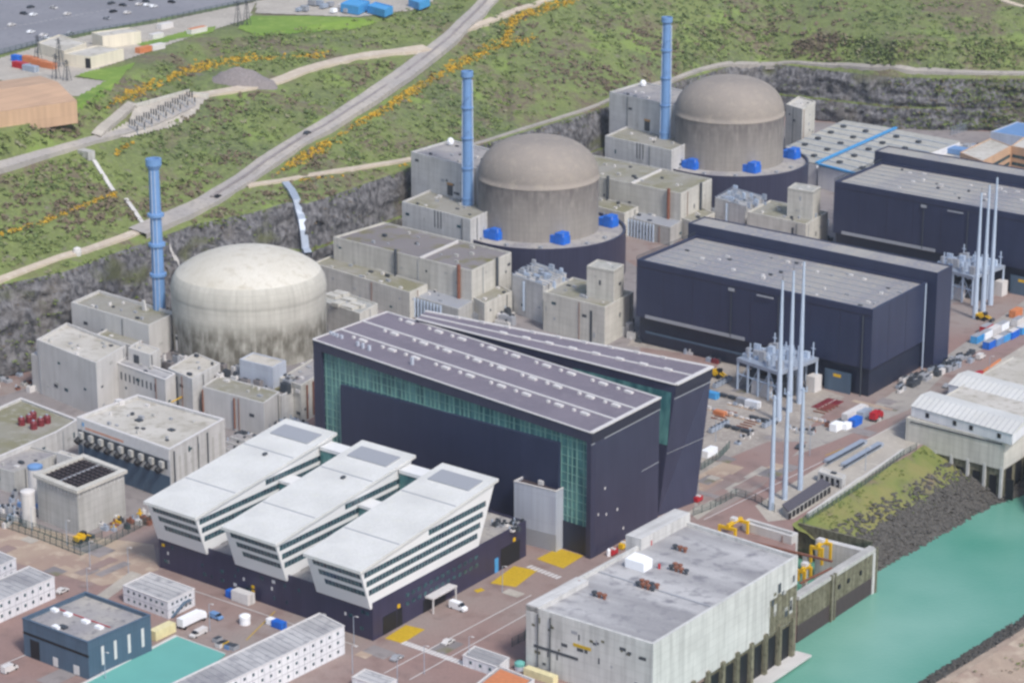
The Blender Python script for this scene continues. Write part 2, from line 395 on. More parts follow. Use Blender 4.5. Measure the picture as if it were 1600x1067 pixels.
def rows(x):
    zt = interp(C1, x)[1]; zl, k = ledge(x)
    return [base_pt(x, 11, -.5), base_pt(x, 7.5+1.2*k, zl), base_pt(x, 7.5-2.2*k, zl+.3+1*(1-k)), cpt(C1, x), cpt(CM, x), cpt(C2, x), cpt(C3, x), cpt(C4, x), cpt(C5, x)]
SUB = [8, 2, 10, 26, 16, 20, 8, 6]; ROUGH = [2.8, .6, 3.0, 1.0, 1.6, 0, 0, 0]
def disp(p, r, edge):
    if r == 0: return p
    n = noise.noise(p*.09)*1.0+noise.noise(p*.28)*.7+noise.noise(p*.7)*.35+(.5*(noise.noise(Vector((p.x*.05, p.y*.05, p.z*.45))) > .05) if r > 2 else 0)
    if r in (1.0, 1.6): n += 1.6*noise.noise(p*.03)
    else: n += .8*abs(noise.noise(p*.16))
    h = Vector((p.x, p.y, 0)).normalized(); return p-h*n*r*edge*1.1+UP*noise.noise(p*.15+Vector((9, 9, 9)))*r*edge*.7
def tpoint(x, i, t):
    r = rows(x); p = r[i].lerp(r[i+1], t)
    if i == 3: p = p+UP*math.sin(t*math.pi)*(-1.5 if x < 800 else 1.0)
    e = min(1, 4*min(t, 1-t)+.15)
    return disp(p, ROUGH[i], e)
xs = [x for x in range(-400, 2201, 5)]
tv = []; tf = []; tm = []; nr = sum(SUB)+1
for x in xs:
    r = rows(x)
    for i, s in enumerate(SUB):
        for k in range(s):
            tv.append(tpoint(x, i, k/s))
    tv.append(r[-1])
ROWI = [i for i, s in enumerate(SUB) for _ in range(s)]
for a in range(len(xs)-1):
    for j in range(nr-1):
        tf.append((a*nr+j, (a+1)*nr+j, (a+1)*nr+j+1, a*nr+j+1)); tm.append(0 if ROWI[j] in (0, 2) or (ROWI[j] == 1 and ledge(xs[a])[1] < .3) else 1)
tb = MB(); tb.mats = ['rock', 'grass']; tb.v = [tuple(v) for v in tv]; tb.f = tf; tb.m = tm
hill = tag(tb.build('hillside', None, (0, 1200, 0), smooth=True), kind='structure')
BVH = BVHTree.FromPolygons([Vector(v) for v in tv], tf)
def G(x, y, up=.0):
    """sight line met with the hillside, else the yard"""
    h = BVH.ray_cast(Vector((0, 0, H)), ray(x, y), 20000)[0]
    g = P(x, y, 0)
    if h is None or h.length > g.length+400 or h.z < 1: h = g if h is None else h
    return h+UP*up
def drop(X, Y, up=0.0):
    h = BVH.ray_cast(Vector((X, Y, 400)), Vector((0, 0, -1)), 500)[0]
    return (h if h is not None else Vector((X, Y, 0)))+UP*up
def resample(pts, step):
    out = [pts[0]]
    for a, b in zip(pts, pts[1:]):
        n = max(1, int((b-a).length/step))
        for i in range(1, n+1): out.append(a.lerp(b, i/n))
    return out
def smooth_pts(p, it=2):
    for _ in range(it):
        q = [p[0]]
        for a, b in zip(p, p[1:]): q += [a.lerp(b, .25), a.lerp(b, .75)]
        p = q+[p[-1]]
    return p
def drape(name, px, width, mat, up=.35, kind='structure', label=None, cat=None, cols=6, smooth=True, taper=None, world=False):
    pts = [G(x, y) for x, y in px] if not world else [Vector(p) for p in px]
    if smooth: pts = smooth_pts(pts)
    pts = resample(pts, 4.0); W = []
    for i, p in enumerate(pts):
        d = (pts[min(i+1, len(pts)-1)]-pts[max(i-1, 0)]); d.z = 0; d.normalize(); n = Vector((-d.y, d.x, 0))
        w = width if taper is None else width*(taper[0]+(taper[1]-taper[0])*i/(len(pts)-1))
        W.append([p+n*w*(k/cols-.5) for k in range(cols+1)])
    zs = [[drop(q.x, q.y).z for q in r] for r in W]
    vs = []
    for i, r in enumerate(W):
        for k, q in enumerate(r):
            z = sum(max(zs[min(max(i+a, 0), len(W)-1)]) *.5+ zs[min(max(i+a, 0), len(W)-1)][k]*.5 for a in (-1, 0, 1))/3
            vs.append((q.x, q.y, z+up))
    n = cols+1; fs = [(i*n+k, (i+1)*n+k, (i+1)*n+k+1, i*n+k+1) for i in range(len(W)-1) for k in range(cols)]
    # small shoulders so the track reads as a bench, not a sheet
    m = MB().mat(mat); m.add(vs, fs)
    for k in (0, cols):
        L = [vs[i*n+k] for i in range(len(W))]; m.add(L+[(a[0], a[1], a[2]-2.5) for a in L], [(i, i+1, len(L)+i+1, len(L)+i) for i in range(len(L)-1)])
    return tag(m.build(name), label, cat, None, kind)
R_low = [(-120, 480), (-60, 460), (0, 437), (120, 397), (200, 370), (240, 353), (300, 326), (350, 303), (385, 287)]
R_main = [(215, 366), (260, 346), (330, 313), (390, 276), (430, 245), (500, 206), (560, 168), (620, 128), (680, 82), (720, 45), (752, 12), (775, -15), (800, -60)]
R_berm = [(385, 292), (440, 283), (520, 270), (600, 257), (640, 250), (700, 238), (745, 223), (850, 193), (955, 158), (1050, 128), (1160, 97), (1210, 97), (1300, 109), (1390, 119), (1500, 121), (1700, 120)]
drape('cliff_top_track', R_low, 3.6, 'track_sand', .5)
drape('hill_road', R_main, 9.0, 'track_grey', .7)
drape('rail_trough', R_main[2:], 1.3, 'asphalt', 1.7, cols=2)
drape('berm_path', R_berm[:6], 3.2, 'track_sand', .45)
_c = [cpt(C1, x) for x in range(690, 1960, 12)]; _o = []
for i, q in enumerate(_c):
    d = _c[min(i+3, len(_c)-1)]-_c[max(i-3, 0)]; d.z = 0; d.normalize(); _o.append(q+Vector((-d.y, d.x, 0))*2.2)
drape('berm_path', _o[::4], 1.9, 'road_grey', .35, world=True)
drape('bench_path', [(-120, 305), (0, 264), (75, 240), (150, 220), (200, 206), (250, 190), (300, 166)], 4.0, 'track_grey', .5)
drape('quarry_track', [(290, 150), (330, 148), (380, 140), (430, 130), (470, 113), (520, 98), (600, 84), (668, 78)], 7, 'track_sand', .6)
drape('service_path', [(150, 216), (175, 192), (207, 164)], 4.5, 'slab_pale', .8)
drape('service_path', [(1540, -10), (1570, 4), (1620, 18), (1700, 30)], 4, 'track_sand', .5)
drape('service_path', [(800, 20), (750, 38), (715, 52)], 4, 'track_sand', .5)
drape('service_path', [(880, -4), (800, 20)], 3, 'track_sand', .5)
def sheet(name, px, mat, z, up=0, on=None, kind='structure', th=None):
    pts = [P(x, y, z) for x, y in px]; pts = ccw(pts)
    m = MB().mat(mat); m.add([Vector((p.x, p.y, z+up)) for p in pts], [tuple(range(len(pts)))]); return tag(m.build(name), kind=kind)
ZP = 75.1
sheet('car_park', [(-400, 232), (-200, 155), (0, 86), (60, 68), (140, 50), (250, 30), (400, 0), (520, -30), (600, -80), (-400, -80)], 'carpark', ZP, .1)
def in_poly(x, y, poly):
    c = False; j = len(poly)-1
    for i in range(len(poly)):
        xi, yi = poly[i]; xj, yj = poly[j]
        if (yi > y) != (yj > y) and x < (xj-xi)*(y-yi)/(yj-yi)+xi: c = not c
        j = i
    return c
def drape_poly(name, px, mat, up=.4, step=1.5):
    # cells of a fine ground grid that fall inside the outline, laid over the slope
    g = [G(x, y) for x, y in px]; w2 = [(p.x, p.y) for p in g]; x0, x1 = min(p[0] for p in w2), max(p[0] for p in w2); y0, y1 = min(p[1] for p in w2), max(p[1] for p in w2)
    nx, ny = int((x1-x0)/step)+2, int((y1-y0)/step)+2; vs = []; idx = {}; fs = []
    def vid(i, j):
        if (i, j) not in idx: q = drop(x0+i*step, y0+j*step, up); idx[(i, j)] = len(vs); vs.append((q.x, q.y, q.z))
        return idx[(i, j)]
    for i in range(nx):
        for j in range(ny):
            if in_poly(x0+(i+.5)*step, y0+(j+.5)*step, w2): fs.append((vid(i, j), vid(i+1, j), vid(i+1, j+1), vid(i, j+1)))
    m = MB().mat(mat); m.add(vs, fs); return tag(m.build(name), kind='structure')
drape_poly('depot_yard', [(-100, 170), (0, 126), (95, 150), (130, 152), (165, 128), (115, 122), (150, 110), (215, 88), (300, 58), (390, 30), (400, 4), (250, 36), (140, 56), (60, 74), (0, 92), (-100, 130)], 'slab_pale', .25)
drape_poly('lawn', [(122, 152), (165, 128), (118, 120), (140, 112), (190, 105), (212, 98), (196, 116), (180, 134), (160, 152), (118, 176)], 'lawn', .35)
drape_poly('lawn', [(215, 70), (290, 50), (340, 42), (330, 52), (270, 64), (230, 78)], 'lawn', .35)
drape_poly('lawn', [(372, 46), (392, 26), (520, 27), (590, 36), (560, 46), (480, 52), (400, 58)], 'lawn', .35)
drape_poly('depot_yard', [(400, 22), (400, 2), (500, -14), (720, -40), (690, -10), (665, 16), (560, 28), (480, 25)], 'slab_pale', .35)
# heap of grey rubble on the bench
def mound(name, label, cx, cy, rx, ry, h, mat, ang=0):
    c = G(cx, cy); mb = MB().mat(mat); vs = []; N = 28; R = 8
    for j in range(R+1):
        for i in range(N):
            a = 2*math.pi*i/N; r = 1-j/R; p = Vector((math.cos(a)*rx*r, math.sin(a)*ry*r, 0)); p.rotate(__import__('mathutils').Euler((0, 0, ang)))
            q = c+p; z = (h*(1-r**1.3)) + noise.noise(q*.35)*h*.16*(1 if j else 0)
            vs.append((q.x, q.y, c.z-1.0+z+(0 if j else -2)))
    mb.add(vs, [(j*N+i, j*N+(i+1) % N, (j+1)*N+(i+1) % N, (j+1)*N+i) for j in range(R) for i in range(N)])
    return tag(mb.build(name, smooth=True), label, 'heap')
mound('rubble_heap', 'large grey rubble heap beside the sandy quarry track', 375, 128, 19, 9, 8, 'gravel_heap', -.1)
mound('rubble_heap', 'small dark gravel pile on the sandy track right of the large heap', 499, 107, 3.5, 2.5, 1.8, 'gravel_dark')
# ------------------------------------------------------------------ scrub scattered over the slopes
def scatter(name, label, cat, n, mats, fn, rmin, rmax):
    vs = []; fs = []; ms = []
    for _ in range(n):
        r = fn()
        if r is None: continue
        p, mi = r; R = random.uniform(rmin, rmax)
        for k in range(9):
            a = random.uniform(0, 6.283); rr = R*math.sqrt(random.random()); hh = (1-(rr/R)**2)*R*.75*random.uniform(.35, 1)
            c = Vector((p.x+rr*math.cos(a), p.y+rr*math.sin(a), p.z+hh)); s = R*random.uniform(.28, .5)
            nn = Vector((random.gauss(0, .55), random.gauss(-.25, .55), 1)).normalized(); d1 = nn.cross(Vector((math.cos(a*7), math.sin(a*7), 0))).normalized(); d2 = nn.cross(d1)
            o = len(vs); vs += [tuple(c+d1*s), tuple(c+d2*s*.8), tuple(c-d1*s*.9), tuple(c-d2*s)]
            fs.append((o, o+1, o+2, o+3)); ms.append(mi)
    m = MB(); m.mats = mats; m.v = vs; m.f = fs; m.m = ms
    return tag(m.build(name), label, cat, None, 'stuff')
def road_dist(p, segs): return min(seg_d(p, a, b) for a, b in segs)
def seg_d(p, a, b):
    ax, ay = b[0]-a[0], b[1]-a[1]; l = ax*ax+ay*ay or 1; t = max(0, min(1, ((p[0]-a[0])*ax+(p[1]-a[1])*ay)/l))
    return math.hypot(p[0]-a[0]-ax*t, p[1]-a[1]-ay*t)
ROADS = []
for rp, w in ((R_low, 4.5), (R_main, 7), (R_berm, 3.2), ([(0, 264), (75, 240), (150, 220), (200, 206), (300, 166)], 4), ([(290, 150), (330, 148), (380, 140), (430, 130), (470, 113), (520, 98), (600, 84), (668, 78)], 7), ([(150, 216), (207, 164)], 4), ([(150, 214), (300, 160)], 7), ([(345, 130), (410, 128)], 14), ([(170, 208), (290, 150)], 6)):
    q = [G(*a) for a in rp]; ROADS += [(a, b, w) for a, b in zip(q, q[1:])]
def free(p): return all(seg_d(p, a, b) > w for a, b, w in ROADS)
def scrub_fn():
    x = random.uniform(-150, 1750); i = random.choices([3, 4], [3, 2])[0]
    if x > 700 and i == 4: pass
    t = random.random(); p = tpoint(x, i, t)
    if not free(p): return None
    k = noise.noise(p*.025)+.5*noise.noise(p*.08)
    k2 = noise.noise(p*.02+Vector((50, 3, 1)))
    if k < -.08 and random.random() < .6: return None
    mi = 0 if k+random.gauss(0, .12) < .25 else 1
    if k2+random.gauss(0, .12) > .22: mi = 2
    if random.random() < .06: mi = 4
    return p, mi
scatter('hillside_scrub', 'green and brown scrub growing over the hillside', 'scrub', 13000, ['leaf_green', 'leaf_dark', 'leaf_brown', 'leaf_yellow', 'leaf_pale'], scrub_fn, .8, 2.3)
BANDS = [([(425, 268), (480, 235), (560, 192), (620, 160), (700, 108), (770, 72), (830, 62)], 7), ([(440, 262), (520, 222)], 9), ([(700, 112), (790, 66), (800, 30), (880, 2)], 5), ([(560, 190), (660, 130)], 5),
         ([(250, 130), (290, 112), (340, 100), (400, 88)], 7), ([(180, 165), (200, 150), (250, 128)], 8), ([(0, 367), (60, 350), (120, 325), (180, 303)], 3), ([(205, 222), (180, 240)], 3), ([(780, 40), (900, 0)], 4), ([(470, 283), (560, 265), (640, 256)], 4), ([(350, 95), (460, 90), (510, 85)], 5)]
def gorse_fn():
    b, s = random.choices(BANDS, [5, 1.6, 4, 2, 2.5, 1.5, 1.5, .4, 1.5, .8, .8])[0]; i = random.randrange(len(b)-1)
    t = random.random(); x = b[i][0]+(b[i+1][0]-b[i][0])*t+random.gauss(0, s*.7); y = b[i][1]+(b[i+1][1]-b[i][1])*t+random.gauss(0, s*.5)
    p = G(x, y)
    if p.z < 20 or not free(p): return None
    return p, 0 if random.random() < .8 else 1
scatter('flowering_gorse', 'bands of yellow flowering gorse along the hill road', 'gorse', 3200, ['leaf_yellow', 'leaf_dark'], gorse_fn, .6, 1.4)
def ledge_fn():
    x = random.uniform(-150, 1750)
    if random.random() < .5 and 400 < x < 1450: p = tpoint(x, 1, random.random())
    elif random.random() < .6: p = tpoint(x, random.choice([0, 2]), random.random());
    else: p = tpoint(x, 2, random.uniform(.9, 1))
    if noise.noise(p*.05) < .0 and random.random() < .8: return None
    if x > 1450 : pass
    return p, random.choice([0, 1, 0, 2])
scatter('cliff_vegetation', 'patches of green growth on the ledges of the rock face', 'vegetation', 3800, ['leaf_green', 'leaf_edge', 'leaf_brown'], ledge_fn, .5, 1.1)
def right_fn():
    x = random.uniform(1380, 1750); p = tpoint(x, random.choice([0, 2]), random.random())
    if random.random() > (x-1360)/200: return None
    return p, random.choice([0, 1, 2, 3])
scatter('slope_scrub', 'brownish scrub on the quarry slope at the far right', 'scrub', 2600, ['leaf_green', 'leaf_dark', 'leaf_brown', 'leaf_edge'], right_fn, .6, 1.5)
# concrete stairs / drains lying on the slope
def chute(name, label, cat, px, w, mat, h=.8):
    pts = resample([G(x, y) for x, y in px], 3); pts = [drop(p.x, p.y) if p.z > 1 else p for p in pts]
    m = MB().mat(mat); L = []; R = []
    for i, p in enumerate(pts):
        d = pts[min(i+1, len(pts)-1)]-pts[max(i-1, 0)]; d.z = 0; d = d.normalized() if d.length > 0 else BD; n = Vector((-d.y, d.x, 0))*w/2; L.append(p+n+UP*h); R.append(p-n+UP*h)
    m.strip(R, L); m.strip([l-UP*3 for l in L], L); m.strip(R, [r-UP*3 for r in R]); return tag(m.build(name), label, cat)
chute('concrete_stair', 'upper pale straight concrete stair running down the green slope', 'stair', [(147, 254), (178, 302)], 1.8, 'concrete_smooth', 1.2)
chute('concrete_stair', 'lower pale straight concrete stair ending at the cliff track', 'stair', [(197, 314), (223, 352)], 1.8, 'concrete_smooth', 1.2)
chute('spillway', 'curved grey concrete spillway falling down the rock face', 'spillway', [(446, 289), (455, 300), (464, 318), (470, 340), (475, 365), (482, 400)], 3.4, 'steel', 1.6)
chute('rock_drain', 'thin pale drain down the rock face behind the left dome', 'drain', [(264, 383), (272, 402), (280, 425)], 1.4, 'concrete_smooth', 1.4)
# ------------------------------------------------------------------ yard, quay, water, banks
edge = [(1019, 1110), (1245, 952), (1243, 845), (1238, 818), (1290, 785), (1350, 750), (1428, 706), (1452, 688), (1500, 640), (1560, 625), (1640, 760), (1900, 640), (2500, 300)]
ep = [P(x, y) for x, y in edge]
ypoly = [P(-900, 1110), P(-300, 1500), P(700, 1500)]+ep+[P(2500, 210)]+[base_pt(x, 3, 0) for x in range(2200, -401, -50)]
m = MB().mat('asphalt_red'); yp = ccw(ypoly); m.prism(yp, -24, 0); tag(m.build('yard_ground'), kind='structure')
m = MB().mat('sea_water'); m.add([(-4900, -1400, -14), (4900, -1400, -14), (4900, 7400, -14), (-4900, 7400, -14)], [(0, 1, 2, 3)]); tag(m.build('sea', origin=(0, 800, -14)), kind='structure')
def patch(name, px, mat, up): return sheet(name, px, mat, 0, up)
patch('road', [(1085, 800), (1110, 770), (1180, 735), (1300, 690), (1420, 640), (1500, 560), (1640, 505), (1900, 400), (1900, 340), (1600, 470), (1480, 555), (1370, 630), (1280, 665), (1120, 700), (1085, 740)], 'road_grey', .02)
patch('quay_paving', [(1200, 815), (1240, 810), (1290, 780), (1350, 745), (1425, 703), (1450, 685), (1495, 640), (1555, 622), (1640, 755), (1900, 640), (1900, 420), (1640, 515), (1420, 650), (1270, 735), (1180, 790)], 'slab_pale', .03)
patch('yard_paving', [(-60, 830), (0, 808), (90, 832), (240, 850), (248, 890), (205, 905), (160, 915), (100, 900), (0, 872), (-60, 860)], 'yard_sand', .02)
patch('footpath', [(148, 932), (205, 892), (222, 897), (165, 938)], 'slab_pale', .03)
patch('yard_paving', [(1085, 690), (1100, 600), (1130, 560), (980, 540), (1000, 515), (1160, 565), (1290, 610), (1320, 620), (1250, 680), (1180, 720), (1085, 742)], 'pipe_yard', .035)
patch('yard_paving', [(1098, 752), (1140, 715), (1200, 690), (1262, 690), (1215, 735), (1190, 760), (1110, 806), (1088, 800)], 'asphalt_red', .045)
patch('planted_strip', [(1092, 742), (1130, 722), (1163, 730), (1105, 765), (1092, 770)], 'yard_sand', .05)
patch('footpath', [(1075, 800), (1190, 728), (1205, 733), (1090, 812)], 'slab_pale', .06)
patch('yard_paving', [(0, 620), (-100, 600), (-100, 560), (30, 560), (60, 600)], 'asphalt_red', .03)
for i, q in enumerate([[(601, 997), (634, 976), (664, 983), (629, 1005)], [(766, 911), (803, 884), (840, 891), (806, 917)], [(838, 873), (872, 856), (912, 868), (880, 888)], [(740, 922), (752, 918), (758, 922), (746, 926)]]):
    patch('yellow_marking', q, 'yellow_floor', .05)
def dashes(a, b, n, w=2.6, l=.55):
    a, b = P(*a), P(*b); d = (b-a); L = d.length; d.normalize(); mb = MB().mat('trim_white'); nn = Vector((-d.y, d.x, 0))
    for i in range(n):
        c = a+d*L*i/(n-1); mb.add([c-d*l-nn*w/2+UP*.07, c+d*l-nn*w/2+UP*.07, c+d*l+nn*w/2+UP*.07, c-d*l+nn*w/2+UP*.07], [(0, 1, 2, 3)])
    tag(mb.build('crossing_marking'), kind='structure')
dashes((632, 1004), (740, 1042), 22); dashes((828, 885), (872, 902), 9)
patch('yard_paving', [(0, 585), (60, 560), (240, 600), (470, 700), (330, 790), (120, 840), (-60, 800)], 'asphalt', .012)
patch('yard_paving', [(420, 470), (640, 350), (800, 300), (1000, 420), (1000, 560), (700, 560), (500, 500)], 'asphalt', .012)
patch('yard_paving', [(950, 300), (1250, 190), (1700, 215), (1700, 330), (1480, 480), (1290, 420), (1090, 360)], 'asphalt', .012)
_r = random.Random(31)
for i in range(46):
    x, y = _r.choice([(_r.uniform(0, 560), _r.uniform(880, 1060)), (_r.uniform(560, 830), _r.uniform(880, 1060)), (_r.uniform(1090, 1260), _r.uniform(690, 790)), (_r.uniform(0, 240), _r.uniform(815, 900)), (_r.uniform(1100, 1420), _r.uniform(600, 690))])
    c = P(x, y); a, b = _r.uniform(1.5, 9), _r.uniform(1.2, 4); d1, d2 = (AD, BD) if _r.random() < .5 else (BD, AD)
    m = MB().mat(_r.choice(['asphalt', 'asphalt', 'slab_pale', 'yard_sand', 'roof_brown', 'asphalt_red'])); z = .075+i*.0012
    m.add([c-d1*a-d2*b+UP*z, c+d1*a-d2*b+UP*z, c+d1*a+d2*b+UP*z, c-d1*a+d2*b+UP*z], [(0, 1, 2, 3)]); tag(m.build('paving_repair'), kind='structure')
for (a, b) in (((600, 1052), (830, 930)), ((0, 1040), (60, 1015)), ((1100, 812), (1420, 655)), ((385, 1000), (430, 955)), ((1290, 712), (1345, 690)), ((250, 905), (560, 1010)), ((640, 1062), (840, 950))):
    m = MB().mat('trim_white' if a[0] not in (385, 1290) else 'yellow_floor'); bar3(m, P(*a), P(*b), .35, .02, .14); tag(m.build('line_marking'), kind='structure')
# near embankment: grass, boulders, water edge
top = [P(x, y) for x, y in ((1236, 819), (1290, 785), (1350, 750), (1428, 706), (1456, 686), (1520, 640))]
mid = [P(x, y, z) for x, y, z in ((1300, 862, -7.5), (1355, 832, -7.5), (1408, 800, -7.5), (1458, 772, -7.5), (1505, 744, -7.5), (1566, 726, -7.5))]
low = [P(x, y, -14.5) for x, y in ((1350, 905), (1374, 893), (1442, 856), (1500, 822), (1545, 797), (1640, 760))]
def loft(name, A, B, n, mat, rough, seg=12, kind='structure', label=None, cat=None):
    vs = []; W = 0
    def rs(Q): 
        out = []
        for a, b in zip(Q, Q[1:]): out += [a.lerp(b, i/seg) for i in range(seg)]
        return out+[Q[-1]]
    A, B = rs(A), rs(B)
    for j in range(n+1):
        for a, b in zip(A, B):
            p = a.lerp(b, j/n); p = p+UP*rough*(noise.noise(p*.25)+.6*noise.noise(p*.7))*(1 if 0 < j else .2); vs.append(p)
    W = len(A); mb = MB().mat(mat); mb.add(vs, [(j*W+i, (j+1)*W+i, (j+1)*W+i+1, j*W+i+1) for j in range(n) for i in range(W-1)]); return tag(mb.build(name, smooth=rough < 1), label, cat, None, kind)
loft('grass_bank', top, mid, 10, 'bank_grass', .95)
scatter_bank = [a.lerp(b, .55) for a, b in zip(top, mid)]
loft('boulder_bank', mid, low, 12, 'rock_dark', .9, 24)
def bank_fn():
    k = random.randrange(len(top)-1); t = random.random(); u = random.uniform(.02, 1.25)
    a = top[k].lerp(top[k+1], t); b = mid[k].lerp(mid[k+1], t); c = low[k].lerp(low[k+1], t)
    p = a.lerp(b, u) if u < 1 else b.lerp(c, u-1)
    if noise.noise(p*.1) < -.15: return None
    return p, 0 if noise.noise(p*.06) > 0 else 1
scatter('bank_grass_tufts', 'tufts of grass on the bank above the channel', 'grass', 900, ['leaf_edge', 'leaf_green'], bank_fn, .3, .8)
def boulders(name, label, A, B, n, s0, s1, mats=('rock_dark',)):
    vs = []; fs = []; 
    ico = [(0, 0, 1), (.9, 0, .3), (.2, .9, .3), (-.8, .5, .2), (-.8, -.5, .35), (.3, -.9, .2), (.5, .5, -.6), (-.5, .3, -.7), (0, -.6, -.7)]
    icf = [(0, 1, 2), (0, 2, 3), (0, 3, 4), (0, 4, 5), (0, 5, 1), (1, 6, 2), (2, 7, 3), (2, 6, 7), (3, 7, 4), (4, 7, 8), (4, 8, 5), (5, 8, 1), (1, 8, 6), (6, 8, 7)]
    for _ in range(n):
        k = random.randrange(len(A)-1); t = random.random(); u = random.random(); p = A[k].lerp(A[k+1], t).lerp(B[k].lerp(B[k+1], t), u); s = random.uniform(s0, s1); an = random.uniform(0, 6)
        o = len(vs)
        for q in ico:
            j = random.uniform(.75, 1.2)*s; vs.append((p.x+(q[0]*math.cos(an)-q[1]*math.sin(an))*j, p.y+(q[0]*math.sin(an)+q[1]*math.cos(an))*j, p.z+q[2]*j*.7))
        fs += [tuple(a+o for a in f) for f in icf]
    m = MB().mat(mats[0]); m.v = vs; m.f = fs; m.m = [0]*len(fs); return tag(m.build(name), label, 'boulders', None, 'stuff')
boulders('rock_armour', 'dark boulders heaped along the channel edge below the grass bank', mid, low, 2200, .5, 1.3)
boulders('loose_rocks', 'loose rocks scattered up the lower grass bank', scatter_bank, mid, 620, .4, 1.1)
# far mole at the lower right
ma = [P(x, y, 0) for x, y in ((1452, 1120), (1480, 1052), (1540, 1012), (1600, 972), (1760, 890), (2000, 760))]
mw = [P(x, y, -14.5) for x, y in ((1380, 1120), (1432, 1068), (1500, 1022), (1560, 985), (1600, 962), (1760, 880), (2000, 748))][0:1]+[P(x, y, -14.5) for x, y in ((1436, 1066), (1520, 1012), (1600, 962), (1760, 880), (2000, 748))]
mz = [P(x, y, -9) for x, y in ((1430, 1120), (1462, 1066), (1540, 1018), (1605, 978), (1762, 892), (2000, 758))]
loft('boulder_bank', mz, mw, 6, 'rock_dark', .8, 20)
m2 = [P(x, y, -8.5) for x, y in ((1440, 1120), (1475, 1068), (1550, 1022), (1610, 984), (1765, 897), (2000, 762))]
m3 = [P(x, y, -7.5) for x, y in ((1500, 1400), (1600, 1400), (1800, 1400), (2200, 1400), (2600, 1300), (3000, 1200))]
loft('mole_ground', mz, m2, 2, 'yard_sand', .2, 20)
loft('mole_ground', m2, m3, 10, 'yard_sand', .5, 20)
boulders('rock_armour', 'line of dark boulders along the waterside at the lower right corner', mw, mz, 1500, .4, 1.0)
def mole_fn():
    x = random.uniform(1440, 1700); y = random.uniform(965, 1100); k = (y-1066)+(x-1475)*.62
    if k < 4 : return None
    p = P(x, y, -8); 
    if noise.noise(p*.12) < .0: return None
    return p, random.choice([0, 1, 2])
scatter('mole_scrub', 'low dry scrub on the ground beyond the channel', 'scrub', 500, ['leaf_brown', 'leaf_edge', 'leaf_pale'], mole_fn, .3, .8)
# ------------------------------------------------------------------ buildings
def roof_gear(root, poly, z, n, mat='panel_grey', s=(1, 2.5), h=(.6, 1.6), name='roof_unit', seed=1):
    rnd = random.Random(seed); poly = ccw(poly); c = cen(poly)
    o, a, b = poly[0], poly[1]-poly[0], poly[-1]-poly[0]
    for _ in range(n):
        u, v = rnd.uniform(.1, .9), rnd.uniform(.1, .9); p = Vector((o.x+a.x*u+b.x*v, o.y+a.y*u+b.y*v, 0))
        MB().mat(mat).cbox(p, AD, rnd.uniform(*s), rnd.uniform(*s), z-.1, z+rnd.uniform(*h)).build(name, root)
def face_windows(root, p, q, rows, s0, s1, n, ww, mat='glass_dark', out=.06, name='window', frame=None):
    L = wlen(p, q)
    for z0, z1 in rows:
        for i in range(n):
            s = s0+(s1-s0)*(i+.5)/n; mb = MB().mat(mat); wall_box(mb, p, q, s-ww/2, s+ww/2, z0, z1, out); mb.build(name, root)
def pipe_on(root, p, q, s, z0, z1, r=.35, mat='rust', name='downpipe'):
    e = Vector((q.x-p.x, q.y-p.y, 0)).normalized(); n = Vector((e.y, -e.x, 0)); c = Vector((p.x, p.y, 0))+e*s+n*(r+.15)
    MB().mat(mat).tube(c+UP*z0, c+UP*z1, r).build(name, root)
def lift(p, z): return Vector((p.x, p.y, z))
ORD = {2: 'middle', 3: 'rear'}
